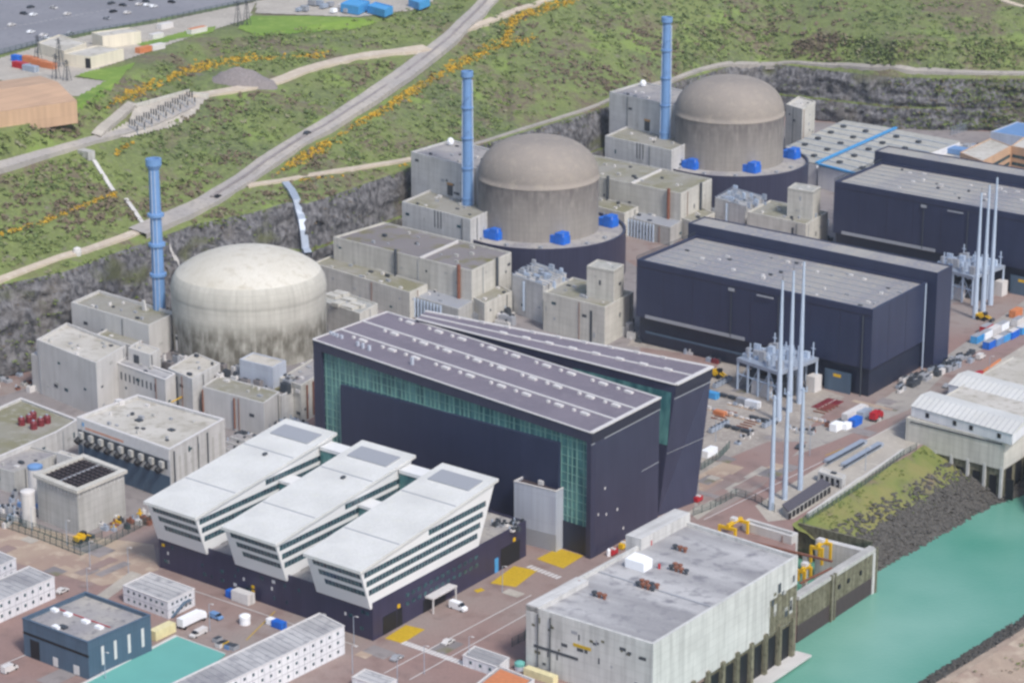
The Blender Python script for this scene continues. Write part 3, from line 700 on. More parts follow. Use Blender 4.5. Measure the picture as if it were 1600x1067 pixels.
def turbine_hall(k):
    z = 36.0; poly = quad((995, 405), (1364, 484), (1449, 441), z); a, b, c, d = poly
    root = thing('turbine_hall', {2: 'middle dark navy turbine hall with flat grey roof, beside three masts', 3: 'dark navy turbine hall cut by the right edge, farthest back'}[k], 'industrial hall', cen(poly), 'dark turbine halls')
    m = MB().mat('clad_dark'); ins = slab_walls(m, poly, 11.5, z, 1.2, 1.0); m.build('wall', root)
    MB().mat('clad_base').prism(inset(poly, 1.2), 0, 11.6).build('base_wall', root)
    # lighter strip above the recessed base
    MB().mat('roof_turbine').add([lift(p, z-1.0) for p in ins], [(0, 1, 2, 3)]).build('roof', root)
    m = MB().mat('panel_grey'); L = wlen(a, b)
    wall_box(m, a, b, 5, L*.48, 11.6, 13.0, .35); m.build('light_strip', root)
    m = MB().mat('clad_slate'); wall_box(m, a, b, L*.05, L*.5, 5.5, 6.2, .9); m.build('canopy', root)
    m = MB().mat('trim_dark')
    wall_box(m, a, b, .5, L-.5, z-3.0, z-2.7, .12)
    m.build('ledge', root)
    for s in (.42, .62): pipe_on(root, a, b, L*s, 12, z-3, .18, 'steel_dark')
    for s in (.12, .25, .37, .5, .75, .87): m = MB().mat('trim_dark'); wall_box(m, a, b, L*s, L*s+.14, 12, z-1.4, .04); m.build('cladding_seam', root)
    for s in (.3, .62): m = MB().mat('trim_dark'); wall_box(m, b, c, wlen(b, c)*s, wlen(b, c)*s+.14, 12, z-1.4, .04); m.build('cladding_seam', root)
    m = MB().mat('panel_grey'); wall_box(m, a, b, L*.42-1.2, L*.42+1.6, z-4.6, z-3.4, .9); m.build('maintenance_balcony', root)
    m = MB().mat('panel_grey'); wall_box(m, a, b, L*.53, L*.6, z-4.2, z-3.6, .9); m.build('maintenance_balcony', root)
    pipe_on(root, a, b, L-4, 0, z-3, .25, 'steel_dark')
    Lr = wlen(b, c); pipe_on(root, b, c, Lr-2.0, 0, z, .3, 'steel_pale')
    m = MB().mat('clad_slate'); wall_box(m, a, b, L-20, L-8, 0, 8.5, 1.3); m.build('gate', root)
    m = MB().mat('yellow_paint'); wall_box(m, a, b, L-16, L-12.5, 6, 7.2, 1.36); m.build('sign', root)
    # upper strip hall along the back
    e = (b-a).normalized(); f = (c-b).normalized(); wd = 13.5
    p0 = d-e*4; p1 = c+e*4.5; ap = [p0+f*.05, p1+f*.05, p1+f*wd, p0+f*wd]; ap = [lift(p, 0) for p in ap]
    m = MB().mat('clad_dark'); i2 = slab_walls(m, ap, 0, z+4.6, .5, .6); m.build('rear_bay', root)
    MB().mat('roof_turbine').add([lift(p, z+4.2) for p in i2], [(0, 1, 2, 3)]).build('rear_roof', root)
    rnd = random.Random(k)
    for i in range(34):
        u, v = rnd.uniform(.03, .97), rnd.uniform(.08, .9); p = lift(a+(b-a)*u+(d-a)*v, 0)
        MB().mat(rnd.choice(['panel_grey', 'trim_white', 'steel_dark'])).cbox(p, e, rnd.uniform(.6, 2.0), rnd.uniform(.5, 1.2), z-1.1, z-1+rnd.uniform(.3, 1.0)).build('roof_vent', root)
    m = MB().mat('panel_grey')
    for i in range(1, 7):
        t = i/7; q = lift(a+(d-a)*t, 0); m.box(q+e*3, e, wlen(a, b)-7, f, .35, z-1.1, z-.75)
    m.build('roof_duct', root)
    # skirting of walkway rail posts at the roof edge
    m = MB().mat('steel_dark')
    for i in range(36):
        q = a+(d-a)*(i/36); m.tube(lift(q, z), lift(q, z+1.3), .12, n=4)
    m.tube(lift(a, z+1.3), lift(d, z+1.3), .1, n=4); m.build('railing', root)
    return poly
def containment(k):
    c = P(841, 351, 20)
    root = thing('reactor_building', {2: 'middle weathered grey concrete reactor dome ringed by a dark gallery', 3: 'rear weathered grey concrete reactor dome, farthest to the right, ringed by a dark gallery'}[k], 'reactor building', lift(c, 0), 'domed reactor buildings')
    R = 27.6
    MB().mat('containment_old').lathe(c, [(R, 0), (R, 20), (R, 43)], 72).build('wall', root, smooth=True)
    MB().mat('dome_old').lathe(c, [(R+.25, 42.6), (R+.3, 43.4)]+[(R*math.cos(t)**.8, 43.4+17.6*math.sin(t)**.96) for t in [i*math.pi/2/14 for i in range(14)]]+[(0.01, 61.05)], 72).build('dome', root, smooth=True)
    g = P(847, 355, 20); rg = 38.3
    MB().mat('clad_dark_epr').lathe(g, [(rg, 0), (rg, 20), (rg-1, 20), (rg-1, 18.6)], 72).build('gallery_wall', root)
    MB().mat('roof_gravel').lathe(g, [(rg-1.1, 18.7), (15, 18.9)], 72).build('gallery_roof', root)
    m = MB().mat('panel_grey')
    for a in (-2.1, -1.6, -.9, -.5, -2.6): 
        q = g+Vector((math.cos(a), math.sin(a), 0))*32; m.cbox(q, AD, 1.6, 1.6, 18.6, 19.8)
    m.build('roof_unit', root)
    for i, (x, y) in enumerate(((772, 372), (874, 379), (950, 352))):
        q = P(x, y, 19); q.z = 0; t = MB().mat('blue_tarp'); 
        t.cbox(q, AD, 8.5, 5, 18.9, 22.5); t.cbox(q+AD*1.6, AD, 4, 5.6, 18.9, 24)
        for s in (-4, 4):
            for u in (-2.4, 2.4): t.mat('steel_pale').tube(lift(q+AD*s+BD*u, 18.9), lift(q+AD*s+BD*u, 24.3), .12, n=4)
        tag(t.build('tarpaulin_shelter'), 'bright blue sheeted shelter at the foot of the %s dome, %s' % (ORD[k], ('on its left', 'at its front', 'on its right')[i]), 'shelter', 'blue shelters round the domes')
def stack(k):
    c = P(731, 350, 20); c.z = 0
    root = thing('vent_stack', {2: 'tall sky blue ventilation stack left of the middle dome', 3: 'tall sky blue ventilation stack left of the rear dome'}[k], 'chimney', lift(c, 18), 'tall blue ventilation stacks')
    m = MB().mat('blue_paint').tube(lift(c, 18), lift(c, 88), 2.6, 2.0, 20); m.build('shaft', root)
    m = MB().mat('blue_paint'); m.lathe(c, [(2.0, 87.5), (2.8, 88.5), (2.8, 91), (2.3, 91), (2.1, 88)], 20); m.build('cap', root)
    m = MB().mat('steel_pale').tube(c+Vector((2.7, -1, 20)), c+Vector((2.2, -.8, 87)), .35, n=6); m.tube(c+Vector((-2.6, -1, 20)), c+Vector((-2.1, -.8, 87)), .2, n=6); m.build('ladder', root)
    m = MB().mat('blue_paint')
    for z in (32, 46, 60, 74): m.lathe(c, [(2.2, z), (2.85, z), (2.85, z+.6), (2.2, z+.6)], 20)
    for i in range(38):     # helical strake
        a0, a1 = i*.7, (i+1)*.7; z0, z1 = 20+i*1.75, 20+(i+1)*1.75
        m.tube(c+Vector((math.cos(a0)*2.5, math.sin(a0)*2.5, z0)), c+Vector((math.cos(a1)*2.5, math.sin(a1)*2.5, z1)), .2, n=4)
    m.build('stiffener', root)
def auxiliaries(k):
    o = ORD[k]; sfx = {2: 'by the middle dome', 3: 'by the rear dome'}[k]
    grp = 'concrete auxiliary buildings'
    p = quad((521, 370), (737, 423), (799, 394), 22, (600, 347)); r = building('auxiliary_building', 'long pale concrete auxiliary building with grey flat roof left of the %s dome' % o, p, 22, 0, 'concrete_cream', 'roof_brown' if k == 2 else 'roof_moss', .8, group=grp)
    a, b, c, d = p; e = (b-a).normalized(); L = wlen(a, b); f = (c-b).normalized()
    MB().mat('trim_white').box(lift(a+e*L*.63, 0), f, wlen(b, c)*.95, e, .8, 21, 22.3).build('roof_seam', r)
    for s in (.47, .92): pipe_on(r, a, b, L*s, 6, 23.5, .8 if s > .6 else .7, 'rust' if s > .6 else 'steel_dark')
    pipe_on(r, b, c, wlen(b, c)*.6, 6, 23, .6, 'steel_dark')
    p = quad((642, 237), (752, 265), (815, 245), 46); r = building('fuel_building', 'tall windowless concrete block behind the blue stack %s' % sfx, p, 46, 0, 'concrete_pale', 'roof_gravel', .9, group=grp)
    q = P(704, 224, 46); m = MB().mat('tent_white').lathe(q, [(1.4, 45.5), (1.7, 47), (1.2, 48.2), (.05, 48.8)], 12); tag(m.build('radar_dome'), 'small white round radome on the back corner of the tall block %s' % sfx, 'antenna')
    p = quad((628, 315), (735, 343), (790, 318), 30); r = building('access_building', 'low pale concrete block with dark streaks below the tall block %s' % sfx, p, 30, 0, 'concrete_pale', 'roof_moss', .9, group=grp)
    m = MB().mat('black')
    for s in (44, 48.5, 53): wall_box(m, p[0], p[1], s*.45+2, s*.45+2.5, 22, 30, .08, .1)
    m.build('streak', r)
    q = P(712, 300, 31); q.z = 0; m = MB().mat('steel_dark').lathe(q, [(4, 30), (4, 35)], 24); m.mat('wood').lathe(q, [(4.2, 35), (4.2, 35.8), (.1, 36.2)], 24); tag(m.build('vent_drum'), 'tan topped round vent drum left of the blue stack %s' % sfx, 'tank')
    p = quad((489, 411), (640, 457), (668, 444), 12); building('low_gallery', 'long low mossy roofed concrete gallery %s' % sfx, p, 12, 0, 'concrete_cream', 'roof_moss', .6, group=grp)
    p = quad((645, 462), (716, 483), (742, 468), 9); r = building('equipment_building', 'low grey equipment building %s with pipes along its front' % sfx, p, 9, 0, 'concrete_mid', 'panel_grey', .4, group=grp)
    for i in range(9): pipe_on(r, p[0], p[1], 2+i*2, 0, 8.5, .45, 'steel_pale', 'pipe')
    p = quad((733, 461), (757, 474), (800, 455), 10); building('small_annex', 'small concrete annex with mossy roof %s' % sfx, p, 10, 0, 'concrete_cream', 'roof_moss', .6, group=grp)
    p = quad((800, 429), (848, 446), (885, 428), 17); r = building('pipe_building', 'concrete building carrying silver pipework in front of the %s dome' % o, p, 17, 0, 'concrete_pale', 'roof_light', .5, group=grp)
    rnd = random.Random(5+k); m = MB()
    for i in range(26):
        u, v = rnd.random(), rnd.random(); q = p[0]+(p[1]-p[0])*u*1.3+(p[2]-p[1])*v; m.mat(rnd.choice(['steel', 'steel_pale', 'panel_grey'])).cbox(lift(q, 0), AD, rnd.uniform(.8, 3), rnd.uniform(.6, 1.4), 16.4, 17+rnd.uniform(.5, 2.6))
    for i in range(8):
        q = p[0]+(p[2]-p[1])*(i/8); m.mat('steel').tube(lift(q, 17.6+i*.1), lift(q+(p[1]-p[0])*1.1, 17.6+i*.1), .22, n=6)
    tag(m.build('pipework'), 'tangle of silver pipes and ducts on the roof in front of the %s dome' % o, 'pipework')
    pipe_on(r, p[0], p[1], 9, 3, 16, .5, 'steel_pale', 'pipe')
    p = quad((849, 456), (945, 480), (990, 456), 17); r = building('electrical_building', 'stepped concrete building with mossy parapet between the %s dome and the dark hall' % o, p, 17, 0, 'concrete_cream', 'roof_moss', .7, group=grp)
    L = wlen(p[0], p[1]); m = MB().mat('steel_dark'); wall_box(m, p[0], p[1], L*.76, L*.8, 0, 14, .05); m.build('recess', r)
    p2 = quad((917, 415), (959, 423), (975, 413), 30); r2 = building('stair_tower', 'square concrete stair tower between the %s dome and the dark hall' % o, p2, 30, 0, 'concrete_cream', 'roof_cream', .5, group=grp)
    m = MB().mat('roof_cream'); pp = inset(p2, -.08); m.prism(pp, 28.9, 29.6); m.build('parapet_stain', r2)
    m = MB(); q = P(945, 462, 17)
    for i in range(9): m.mat(rnd.choice(['steel_pale', 'steel', 'blue_paint'])).cbox(lift(q+AD*rnd.uniform(-6, 6)+BD*rnd.uniform(-1.5, 1.5), 0), AD, 2, 1.2, 16.2, 17+rnd.uniform(1, 3))
    tag(m.build('cooling_units'), 'pale blue air handling units beside the stair tower %s' % sfx, 'machinery')
def transformer(k):
    z = 13; p = quad((1151, 559), (1218, 582), (1279, 559), z)
    where = {2: 'beside the middle turbine hall', 3: 'beside the rear turbine hall'}[k]
    root = thing('transformer_platform', 'grey steel transformer platform on posts %s' % where, 'transformer', cen(p), 'transformer platforms')
    MB().mat('steel').prism(p, z-1.4, z).build('deck', root)
    a, b, c, d = p; 
    for i in range(5):
        for j in range(3):
            q = a+(b-a)*(i/4)+(d-a)*(j/2); q = lift(q+(cen(p)-lift(q, 0))*.04, 0); MB().mat('steel_pale').tube(q, lift(q, z-1.3), .5, n=6).build('post', root)
    rnd = random.Random(9)
    for i in range(30):
        u, v = rnd.uniform(.06, .94), rnd.uniform(.06, .94); q = lift(a+(b-a)*u+(d-a)*v, 0)
        MB().mat(rnd.choice(['steel_pale', 'steel', 'panel_grey'])).cbox(q, AD, rnd.uniform(1, 3.0), rnd.uniform(1, 2.2), z, z+rnd.uniform(1, 4.5)).build('switchgear', root)
    for i in range(5):
        q = lift(a+(b-a)*(i/4)+(d-a)*.02, 0); MB().mat('steel_pale').tube(lift(q, 6.5), lift(q+(b-a)*(.24 if i < 4 else -.24), 6.5), .3, n=5).tube(lift(q, 1), lift(q+(b-a)*(.24 if i < 4 else -.24), 11), .18, n=4).build('brace', root)
    for i in range(16):
        u, v = rnd.uniform(.05, .95), rnd.uniform(.05, .95); q = lift(a+(b-a)*u+(d-a)*v, z); h = rnd.uniform(3, 7)
        MB().mat('steel_pale').tube(q, q+UP*h, .28, n=6).tube(q+UP*h*.6-AD, q+UP*h*.6+AD, .22, n=5).build('bushing', root)
    for i in range(3): MB().mat('steel_dark').cbox(lift(a+(b-a)*(.2+.27*i)+(d-a)*.45, 0), AD, 8, 8, 0, 6.5).build('transformer_tank', root)
    MB().mat('trim_white').cbox(lift(a+(b-a)*.5+(d-a)*.12, 0), AD, 8, 3, 0, 6).build('cabinet', root); MB().mat('trim_white').cbox(lift(b+(c-b)*.9, 0), AD, 4, 5, 0, 6.5).build('cabinet', root)
    for i, (x, y, xt, yt) in enumerate(((1216, 657, 1223, 438), (1233, 643, 1240, 430), (1249, 630, 1255, 422))):
        q = P(x, y); h = 55.5+i*.8
        r = thing('line_mast', 'tall pale blue tapering line mast %s, %s of its three' % (where, ('left', 'middle', 'right')[i]), 'mast', q, 'tall pale line masts')
        MB().mat('steel_pale').tube(q, q+UP*h, 1.25, .42, 14).build('pole', r)
        MB().mat('steel_dark').tube(q+UP*h, q+UP*(h+2.5), .12, .05, 6).build('tip', r)
for k, off in ((2, Vector((0, 0, 0))), (3, Vector((97.5, 134, 0)))):
    OFF.x, OFF.y = off.x, off.y
    turbine_hall(k); containment(k); stack(k); auxiliaries(k); transformer(k)
OFF.x = OFF.y = 0
p = quad((1228, 163), (1254, 171), (1274, 158), 26); building('auxiliary_building', 'pale concrete block just right of the rear dome, below the quarry face', p, 26, 0, 'concrete_cream', 'roof_light', .7, group='concrete auxiliary buildings')
p = quad((484, 366), (519, 376), (530, 368), 15); building('netted_building', 'dark teal net covered block at the foot of the spillway', p, 15, 0, 'green_mesh', 'green_mesh', .3)
# three nearer masts
for i, (x, y, yt) in enumerate(((1205, 796, 618), (1226, 780, 612), (1250, 765, 606))):
    q = P(x, y); h = hz(x, y, yt)
    r = thing('line_mast', 'pale blue line mast standing by the black roofed shed near the quay, %s of three' % ('left', 'middle', 'right')[i], 'mast', q, 'nearer line masts by the quay')
    MB().mat('steel_pale').tube(q, q+UP*h, 1.0, .5, 14).build('pole', r)
    MB().mat('steel_pale').tube(q+UP*(h-1)-AD*1.6, q+UP*(h-1)+AD*1.6, .25, n=6).tube(q+UP*(h-1)-AD*1.4, q+UP*(h+1)-AD*1.4, .2, n=5).tube(q+UP*(h-1)+AD*1.4, q+UP*(h+1)+AD*1.4, .2, n=5).build('crossarm', r)
# ------------------------------------------------------------------ left reactor (larger, newer)
c = P(391, 523, 17); c.z = 0
root = thing('reactor_building', 'large pale cream reactor dome at the left, lower and broader than the others', 'reactor building', c, 'domed reactor buildings')
MB().mat('containment_new').lathe(c, [(30.6, 0), (30.6, 20), (30.7, 38)], 90).build('wall', root, smooth=True)
MB().mat('containment_new').lathe(c, [(30.7, 35.5), (30.85, 36.2), (30.9, 37.2), (30.75, 39), (30.3, 41), (29.2, 43.2), (28.6, 43.9)], 90).build('ring_beam', root, smooth=True)
MB().mat('dome_new').lathe(c, [(28.7, 43.8)]+[(28.7*math.sin(t)/math.sin(1.0), 43.8+8.9*((math.cos(t)-math.cos(1.0))/(1-math.cos(1.0)))) for t in [1.0*(1-i/14) for i in range(1, 14)]]+[(.3, 52.68)]+[(.02, 52.7)], 90).build('dome', root, smooth=True)
q = P(250, 497, 22); q.z = 0; h = hz(250, 497, 250, 22)
root = thing('vent_stack', 'tall sky blue ventilation stack with flanges, left of the broad pale dome', 'chimney', lift(q, 10), 'tall blue ventilation stacks')
MB().mat('blue_paint').tube(lift(q, 10), lift(q, h-3), 2.7, 2.1, 20).build('shaft', root)
MB().mat('blue_paint').lathe(q, [(2.1, h-4), (3.2, h-2), (3.2, h+.5), (2.2, h+.5), (2.0, h-2)], 20).build('cap', root)
for yy in (337, 383, 430):
    z = hz(250, 497, yy, 22); MB().mat('blue_paint').lathe(q, [(2.2, z-.6), (3.4, z-.2), (3.4, z+.9), (2.2, z+1.2)], 20).build('flange', root)
m = MB().mat('steel_pale')
for dx in (-1.1, .6): m.tube(q+Vector((dx, -2.7, 20)), q+Vector((dx*.8, -2.1, h-4)), .18, n=5)
m.build('ladder', root)
m = MB().mat('steel_dark')
for i in range(4):
    for j in (0, 1):
        a = q+Vector((3.4, -1, 0))+AD*(i%2)*3+BD*(i//2)*3; m.tube(lift(a, 12), lift(a, 27), .25, n=5)
for z in range(12, 27, 3):
    a = q+Vector((3.4, -1, 0)); m.tube(lift(a, z), lift(a+AD*3, z+3), .15, n=4); m.tube(lift(a, z+3), lift(a+BD*3, z), .15, n=4); m.cbox(lift(a+AD*1.5+BD*1.5, 0), AD, 3.2, 3.2, z, z+.2)
tag(m.build('scaffold_tower'), 'dark steel scaffold tower between the left blue stack and the pale dome', 'scaffold')
grp = 'concrete buildings round the left dome'
building('base_building', 'low concrete base building spread round the foot of the pale dome', quad((235, 555), (440, 618), (575, 540), 13), 13, 0, 'concrete_pale', 'roof_brown', .7, group=grp)
p = quad((57, 534), (150, 571), (197, 543), 21); r = building('safeguard_building', 'big windowless concrete block with notched roof at the left, below the cliff', p, 22, 0, 'concrete_smooth', 'roof_light', 1.2, group=grp)
pn = p; m = MB().mat('concrete_smooth'); e = (p[1]-p[0]).normalized(); f = (p[3]-p[0]).normalized(); m.box(lift(p[0]-e*4.5, 0), e, 4.6, f, 9, 0, 15); m.build('side_bay', r)
p = quad((111, 472), (232, 508), (275, 488), 27); r = building('safeguard_building', 'concrete block with mossy flat roof behind the left blue stack', p, 27, 0, 'concrete_smooth', 'roof_moss', 1.2, group=grp)
p = quad((150, 522), (205, 540), (240, 522), 20); building('linking_block', 'lower mossy roofed block between the two windowless blocks at the left', p, 20, 0, 'concrete_pale', 'roof_moss', .6, group=grp)
a = P(222, 484, 26); m = MB().mat('concrete_smooth'); 
m.hexa([lift(a, 10), lift(a+AD*6, 10), lift(a+AD*6+BD*.8, 10), lift(a+BD*.8, 10)], [lift(a, 30), lift(a+AD*1.2, 30), lift(a+AD*1.2+BD*.8, 30), lift(a+BD*.8, 30)]); tag(m.build('buttress_wall'), 'tall tapering white concrete fin at the foot of the left blue stack', 'wall')
p = quad((200, 543), (234, 554), (250, 545), 22); r = building('plant_room', 'small white cubic plant room with a louvre, in front of the left blue stack', p, 22, 12, 'concrete_smooth', 'roof_light', .3, group=grp)
m = MB().mat('steel_dark'); wall_box(m, p[0], p[1], 3.2, 6.5, 16, 20, .06); m.build('louvre', r)
m = MB().mat('steel_dark'); wall_box(m, p[1], p[2], 1.0, 1.8, 14, 21.5, .06); m.build('slot', r)
p = quad((182, 567), (258, 594), (274, 584), 17); r = building('switchgear_building', 'long narrow concrete building with a row of slit windows, left of the pale dome', p, 17, 0, 'concrete_smooth', 'roof_stained', .4, group=grp, cap='trim_white')
face_windows(r, p[0], p[1], [(11, 14)], 1.5, wlen(p[0], p[1])-5, 9, .9, 'steel_dark', name='slit_window')
p = quad((262, 575), (300, 592), (344, 567), 17.5); r = building('pump_building', 'angular concrete building with yellow handrail in front of the pale dome', p, 17.5, 0, 'concrete_pale', 'roof_light', .4, group=grp)
m = MB().mat('yellow_paint').tube(P(268, 628, 8), P(300, 612, 9), .25, n=5).tube(P(300, 612, 9), P(315, 602, 11), .25, n=5).tube(P(315, 602, 11), P(343, 580, 14), .25, n=5); m.build('handrail', r)
m = MB().mat('steel_dark'); wall_box(m, p[1], p[2], 8, 14, 9, 12, .06); m.build('window', r); pipe_on(r, p[0], p[1], 7, 2, 16, .3, 'steel_dark')
p = quad((316, 604), (412, 630), (437, 612), 14); r = building('auxiliary_building', 'smooth concrete building with curved mossy roof below the pale dome', p, 14, 0, 'concrete_smooth', 'roof_moss', .3, group=grp)
pipe_on(r, p[0], p[1], 17, 1, 13, .35, 'rust'); pipe_on(r, p[0], p[1], 0.5, 1, 13, .3, 'rust')
p = quad((374, 561), (426, 574), (447, 563), 21); r = building('plant_room', 'raised white box with metal roof at the right foot of the pale dome', p, 21, 12, 'clad_grey', 'roof_light', .3, group=grp)
p = quad((437, 590), (470, 602), (520, 572), 15.5); r = building('connecting_building', 'weathered concrete building between the pale dome and the glazed hall', p, 15.5, 0, 'concrete_cream', 'roof_gravel', .5, group=grp)
for s in (4, 9, 13): pipe_on(r, p[1], p[2], s, 1, 14.5, .35, 'rust')
p = quad((498, 468), (562, 490), (590, 474), 16); r = building('roof_block', 'low cream roofs stepped behind the pale dome on its right', p, 16, 0, 'concrete_cream', 'roof_cream', .5, group=grp); roof_gear(r, p, 15.5, 6, 'concrete_cream', (3, 7), (1, 2.2), 'roof_slab')
for i, (x, y) in enumerate(((283, 556), (312, 562))):
    a = P(x, y, 12); a.z = 0; m = MB().mat('trim_white').lathe(a, [(1.9, 13), (1.9, 21), (.1, 21.4)], 14); m.mat('steel_dark').lathe(a, [(1.95, 19), (1.95, 20.5)], 14)
    tag(m.build('relief_silencer'), 'short white cylinder with dark ring at the foot of the pale dome, %s one' % ('left', 'right')[i], 'silencer')
rnd = random.Random(3)
for i in range(60):
    x = rnd.uniform(255, 470); y = 560+(x-255)*.2+rnd.uniform(-14, 16); a = P(x, y, 13); h_ = 13+rnd.uniform(.3, 3.5); L_ = rnd.uniform(.8, 4); m = MB().mat(rnd.choice(['steel_dark', 'panel_grey', 'trim_white', 'roof_brown'])).cbox(lift(a, 0), AD, L_, rnd.uniform(.8, 2.4), 12.2, h_); m.mat('steel_dark').cbox(lift(a, 0), AD, L_*.5, .6, h_-.1, h_+.4)
    tag(m.build('rooftop_unit'), 'small grey equipment unit packed round the foot of the pale dome', 'machinery', 'equipment round the pale dome')
# workshop with exhaust row
p = quad((120, 652), (265, 703), (351, 655), 19, (215, 617)); r = building('diesel_building', 'pale concrete building with flat cream roof and a row of nine black exhaust hoods', p, 19, 0, 'concrete_pale', 'roof_light', .9, .9, group=grp, cap='trim_white')
a, b = p[0], p[1]; L = wlen(a, b); e = (b-a).normalized(); n = Vector((e.y, -e.x, 0))
m = MB().mat('trim_white'); wall_box(m, a, b, .2, L-.2, 15.0, 18.9, .25); m.build('fascia', r)
m = MB().mat('orange_paint')
for i in range(30): wall_box(m, a, b, 5+i*.72, 5+i*.72+.45, 15.7, 16.5, .3, .1)
m.build('lettering', r)
m = MB().mat('sky_blue'); wall_box(m, a, b, 3.0, 4.3, 16.6, 18.0, .3, .1); m.build('emblem', r)
m = MB().mat('steel_dark'); wall_box(m, a, b, .5, L-1.5, 11.5, 14.6, .1); m.build('louvre', r)
m = MB().mat('clad_slate'); wall_box(m, a, b, .4, L-.4, .2, 9, .15); m.build('lower_wall', r)
for i in range(9):
    s = 2.2+i*(L-5)/8.3; q = lift(a, 0)+e*s+n*.2
    h_ = MB().mat('black'); h_.tube(q+UP*12, q+n*2.4+UP*10.6, 1.25, 1.25, 10); h_.build('exhaust_hood', r)
    h_ = MB().mat('concrete_mid'); h_.box(q-e*.1+n*.1, e, 1.9, n, 1.2, 11.8, 14.2); h_.build('hood_bracket', r)
for (x, y, s) in ((217, 658, 2), (214, 670, 1), (224, 671, 1), (268, 673, 1.8), (261, 689, .9), (187, 632, 2.4)):
    q = P(x, y, 18); m = MB().mat('steel_dark' if s < 2.3 else 'trim_white').cbox(lift(q, 0), AD, s*1.3, s, 18, 18.7+(s > 2.3)*1.2); m.build('roof_vent', r)
b2, c2 = p[1], p[2]; L2 = wlen(b2, c2)
for s in (2.2, L2*.66): pipe_on(r, b2, c2, s, 2, 18, .25, 'steel_dark')
for s in (.15, .25, .38, .48, .75, .88): 
    m = MB().mat('concrete_mid'); wall_box(m, b2, c2, L2*s, L2*s+1.4, 3, 15, .1); m.build('pilaster', r)
# intake box with louvred roof
z = hz(120, 838, 766); p = quad((51, 740), (120, 767), (199, 734), z); root = thing('air_intake_building', 'square concrete box with a dark louvred grid roof at the lower left', 'building', cen(p))
m = MB().mat('concrete_mid'); ins = slab_walls(m, inset(p, .9), 0, z-1.2, .1, .3); m.build('wall', root)
m = MB().mat('concrete_cream'); pp = ccw(p); i1 = inset(pp, 2.3); vs = [lift(v, z-1.2) for v in pp]+[lift(v, z) for v in pp]+[lift(v, z) for v in i1]+[lift(v, z-1.5) for v in i1]
m.add(vs, [(k*4+i, k*4+(i+1) % 4, (k+1)*4+(i+1) % 4, (k+1)*4+i) for k in range(3) for i in range(4)]+[(3, 2, 1, 0)]); m.build('parapet', root)
m = MB().mat('brown_roof').add([lift(v, z-.9) for v in i1], [(0, 1, 2, 3)]); e = (i1[1]-i1[0]); f = (i1[3]-i1[0]); m.build('grille', root)
m = MB().mat('black'); en, fn = e.normalized(), f.normalized()
for i in range(1, 9): m.mat('panel_grey' if i == 4 else 'black').box(lift(i1[0]+e*i/9-en*.1, 0), fn, f.length, en, .22 if i != 4 else .5, z-.95, z-.6)
for i in range(1, 9): m.mat('black').box(lift(i1[0]+f*i/9-fn*.1, 0), en, e.length, fn, .22, z-.96, z-.55)
m.build('grille_bars', root)
m = MB().mat('concrete_pale')
ei = inset(p, .9)
for k_ in range(4):
    u, v = ei[k_], ei[(k_+1) % 4]; L = wlen(u, v)
    for i in range(12): wall_box(m, u, v, L*(i+.3)/12, L*(i+.5)/12, z-3.4, z-1.2, .25)
m.build('brackets', root)
def tank(name, label, x, y, z0, z1, r, mat, top, cat='tank', group=None, zz=0):
    q = P(x, y, zz); q.z = 0; root = thing(name, label, cat, lift(q, z0), group)
    MB().mat(mat).lathe(q, [(r, z0), (r, z1)], 20).build('shell', root, smooth=False); MB().mat(top).lathe(q, [(r+.1, z1-.9), (r+.1, z1), (r*.6, z1+.45), (.02, z1+.7)], 20).build('lid', root)
tank('storage_tank', 'pale grey upright tank at the left corner of the louvred box', 46, 820, 0, 12.5, 2.4, 'concrete_smooth', 'trim_white')
tank('storage_tank', 'white upright tank with a bright blue cap behind the louvred box', 58, 786, 0, 14, 2.6, 'trim_white', 'blue_paint')
p = [P(-140, 700, 9), P(-60, 662, 9), P(33, 622, 9), P(122, 656, 9), P(88, 676, 9), P(-20, 722, 9)]; r = building('tank_roof_building', 'flat mossy roofed building at the left edge carrying six dark red drums', p, 9, 0, 'concrete_pale', 'roof_moss', .7, .8, cap='trim_white')
for i, (x, y) in enumerate(((34, 664), (46, 660), (52, 655), (53, 670), (64, 665), (74, 661))):
    q = P(x, y, 8.3); q.z = 0; rt = thing('red_drum', 'dark red drum on the mossy roof, %s' % ('leftmost at the back', 'second in the back row', 'rightmost in the back row', 'nearest the front', 'middle of the front row', 'rightmost in the front row')[i], 'drum', lift(q, 8.3), 'dark red drums on the roof')
    MB().mat('dark_red').lathe(q, [(1.35, 8.3), (1.4, 10.8), (1.1, 11.3), (.02, 11.5)], 12).build('shell', rt); MB().mat('steel').lathe(q, [(.5, 11.3), (.5, 11.8), (.02, 11.9)], 8).build('cap', rt)
p = quad((-15, 704), (22, 716), (90, 690), 8.9); 
p = quad((-30, 728), (22, 742), (92, 712), 7); building('annex', 'small grey building with sunken dark roof at the left edge, beside the capped tank', p, 8, 0, 'concrete_mid', 'roof_gravel', .6)
p = quad((88, 707), (118, 716), (126, 712), 10); building('concrete_screen', 'pale concrete screen wall behind the louvred box', p, 10, 0, 'concrete_smooth', 'roof_light', .2)
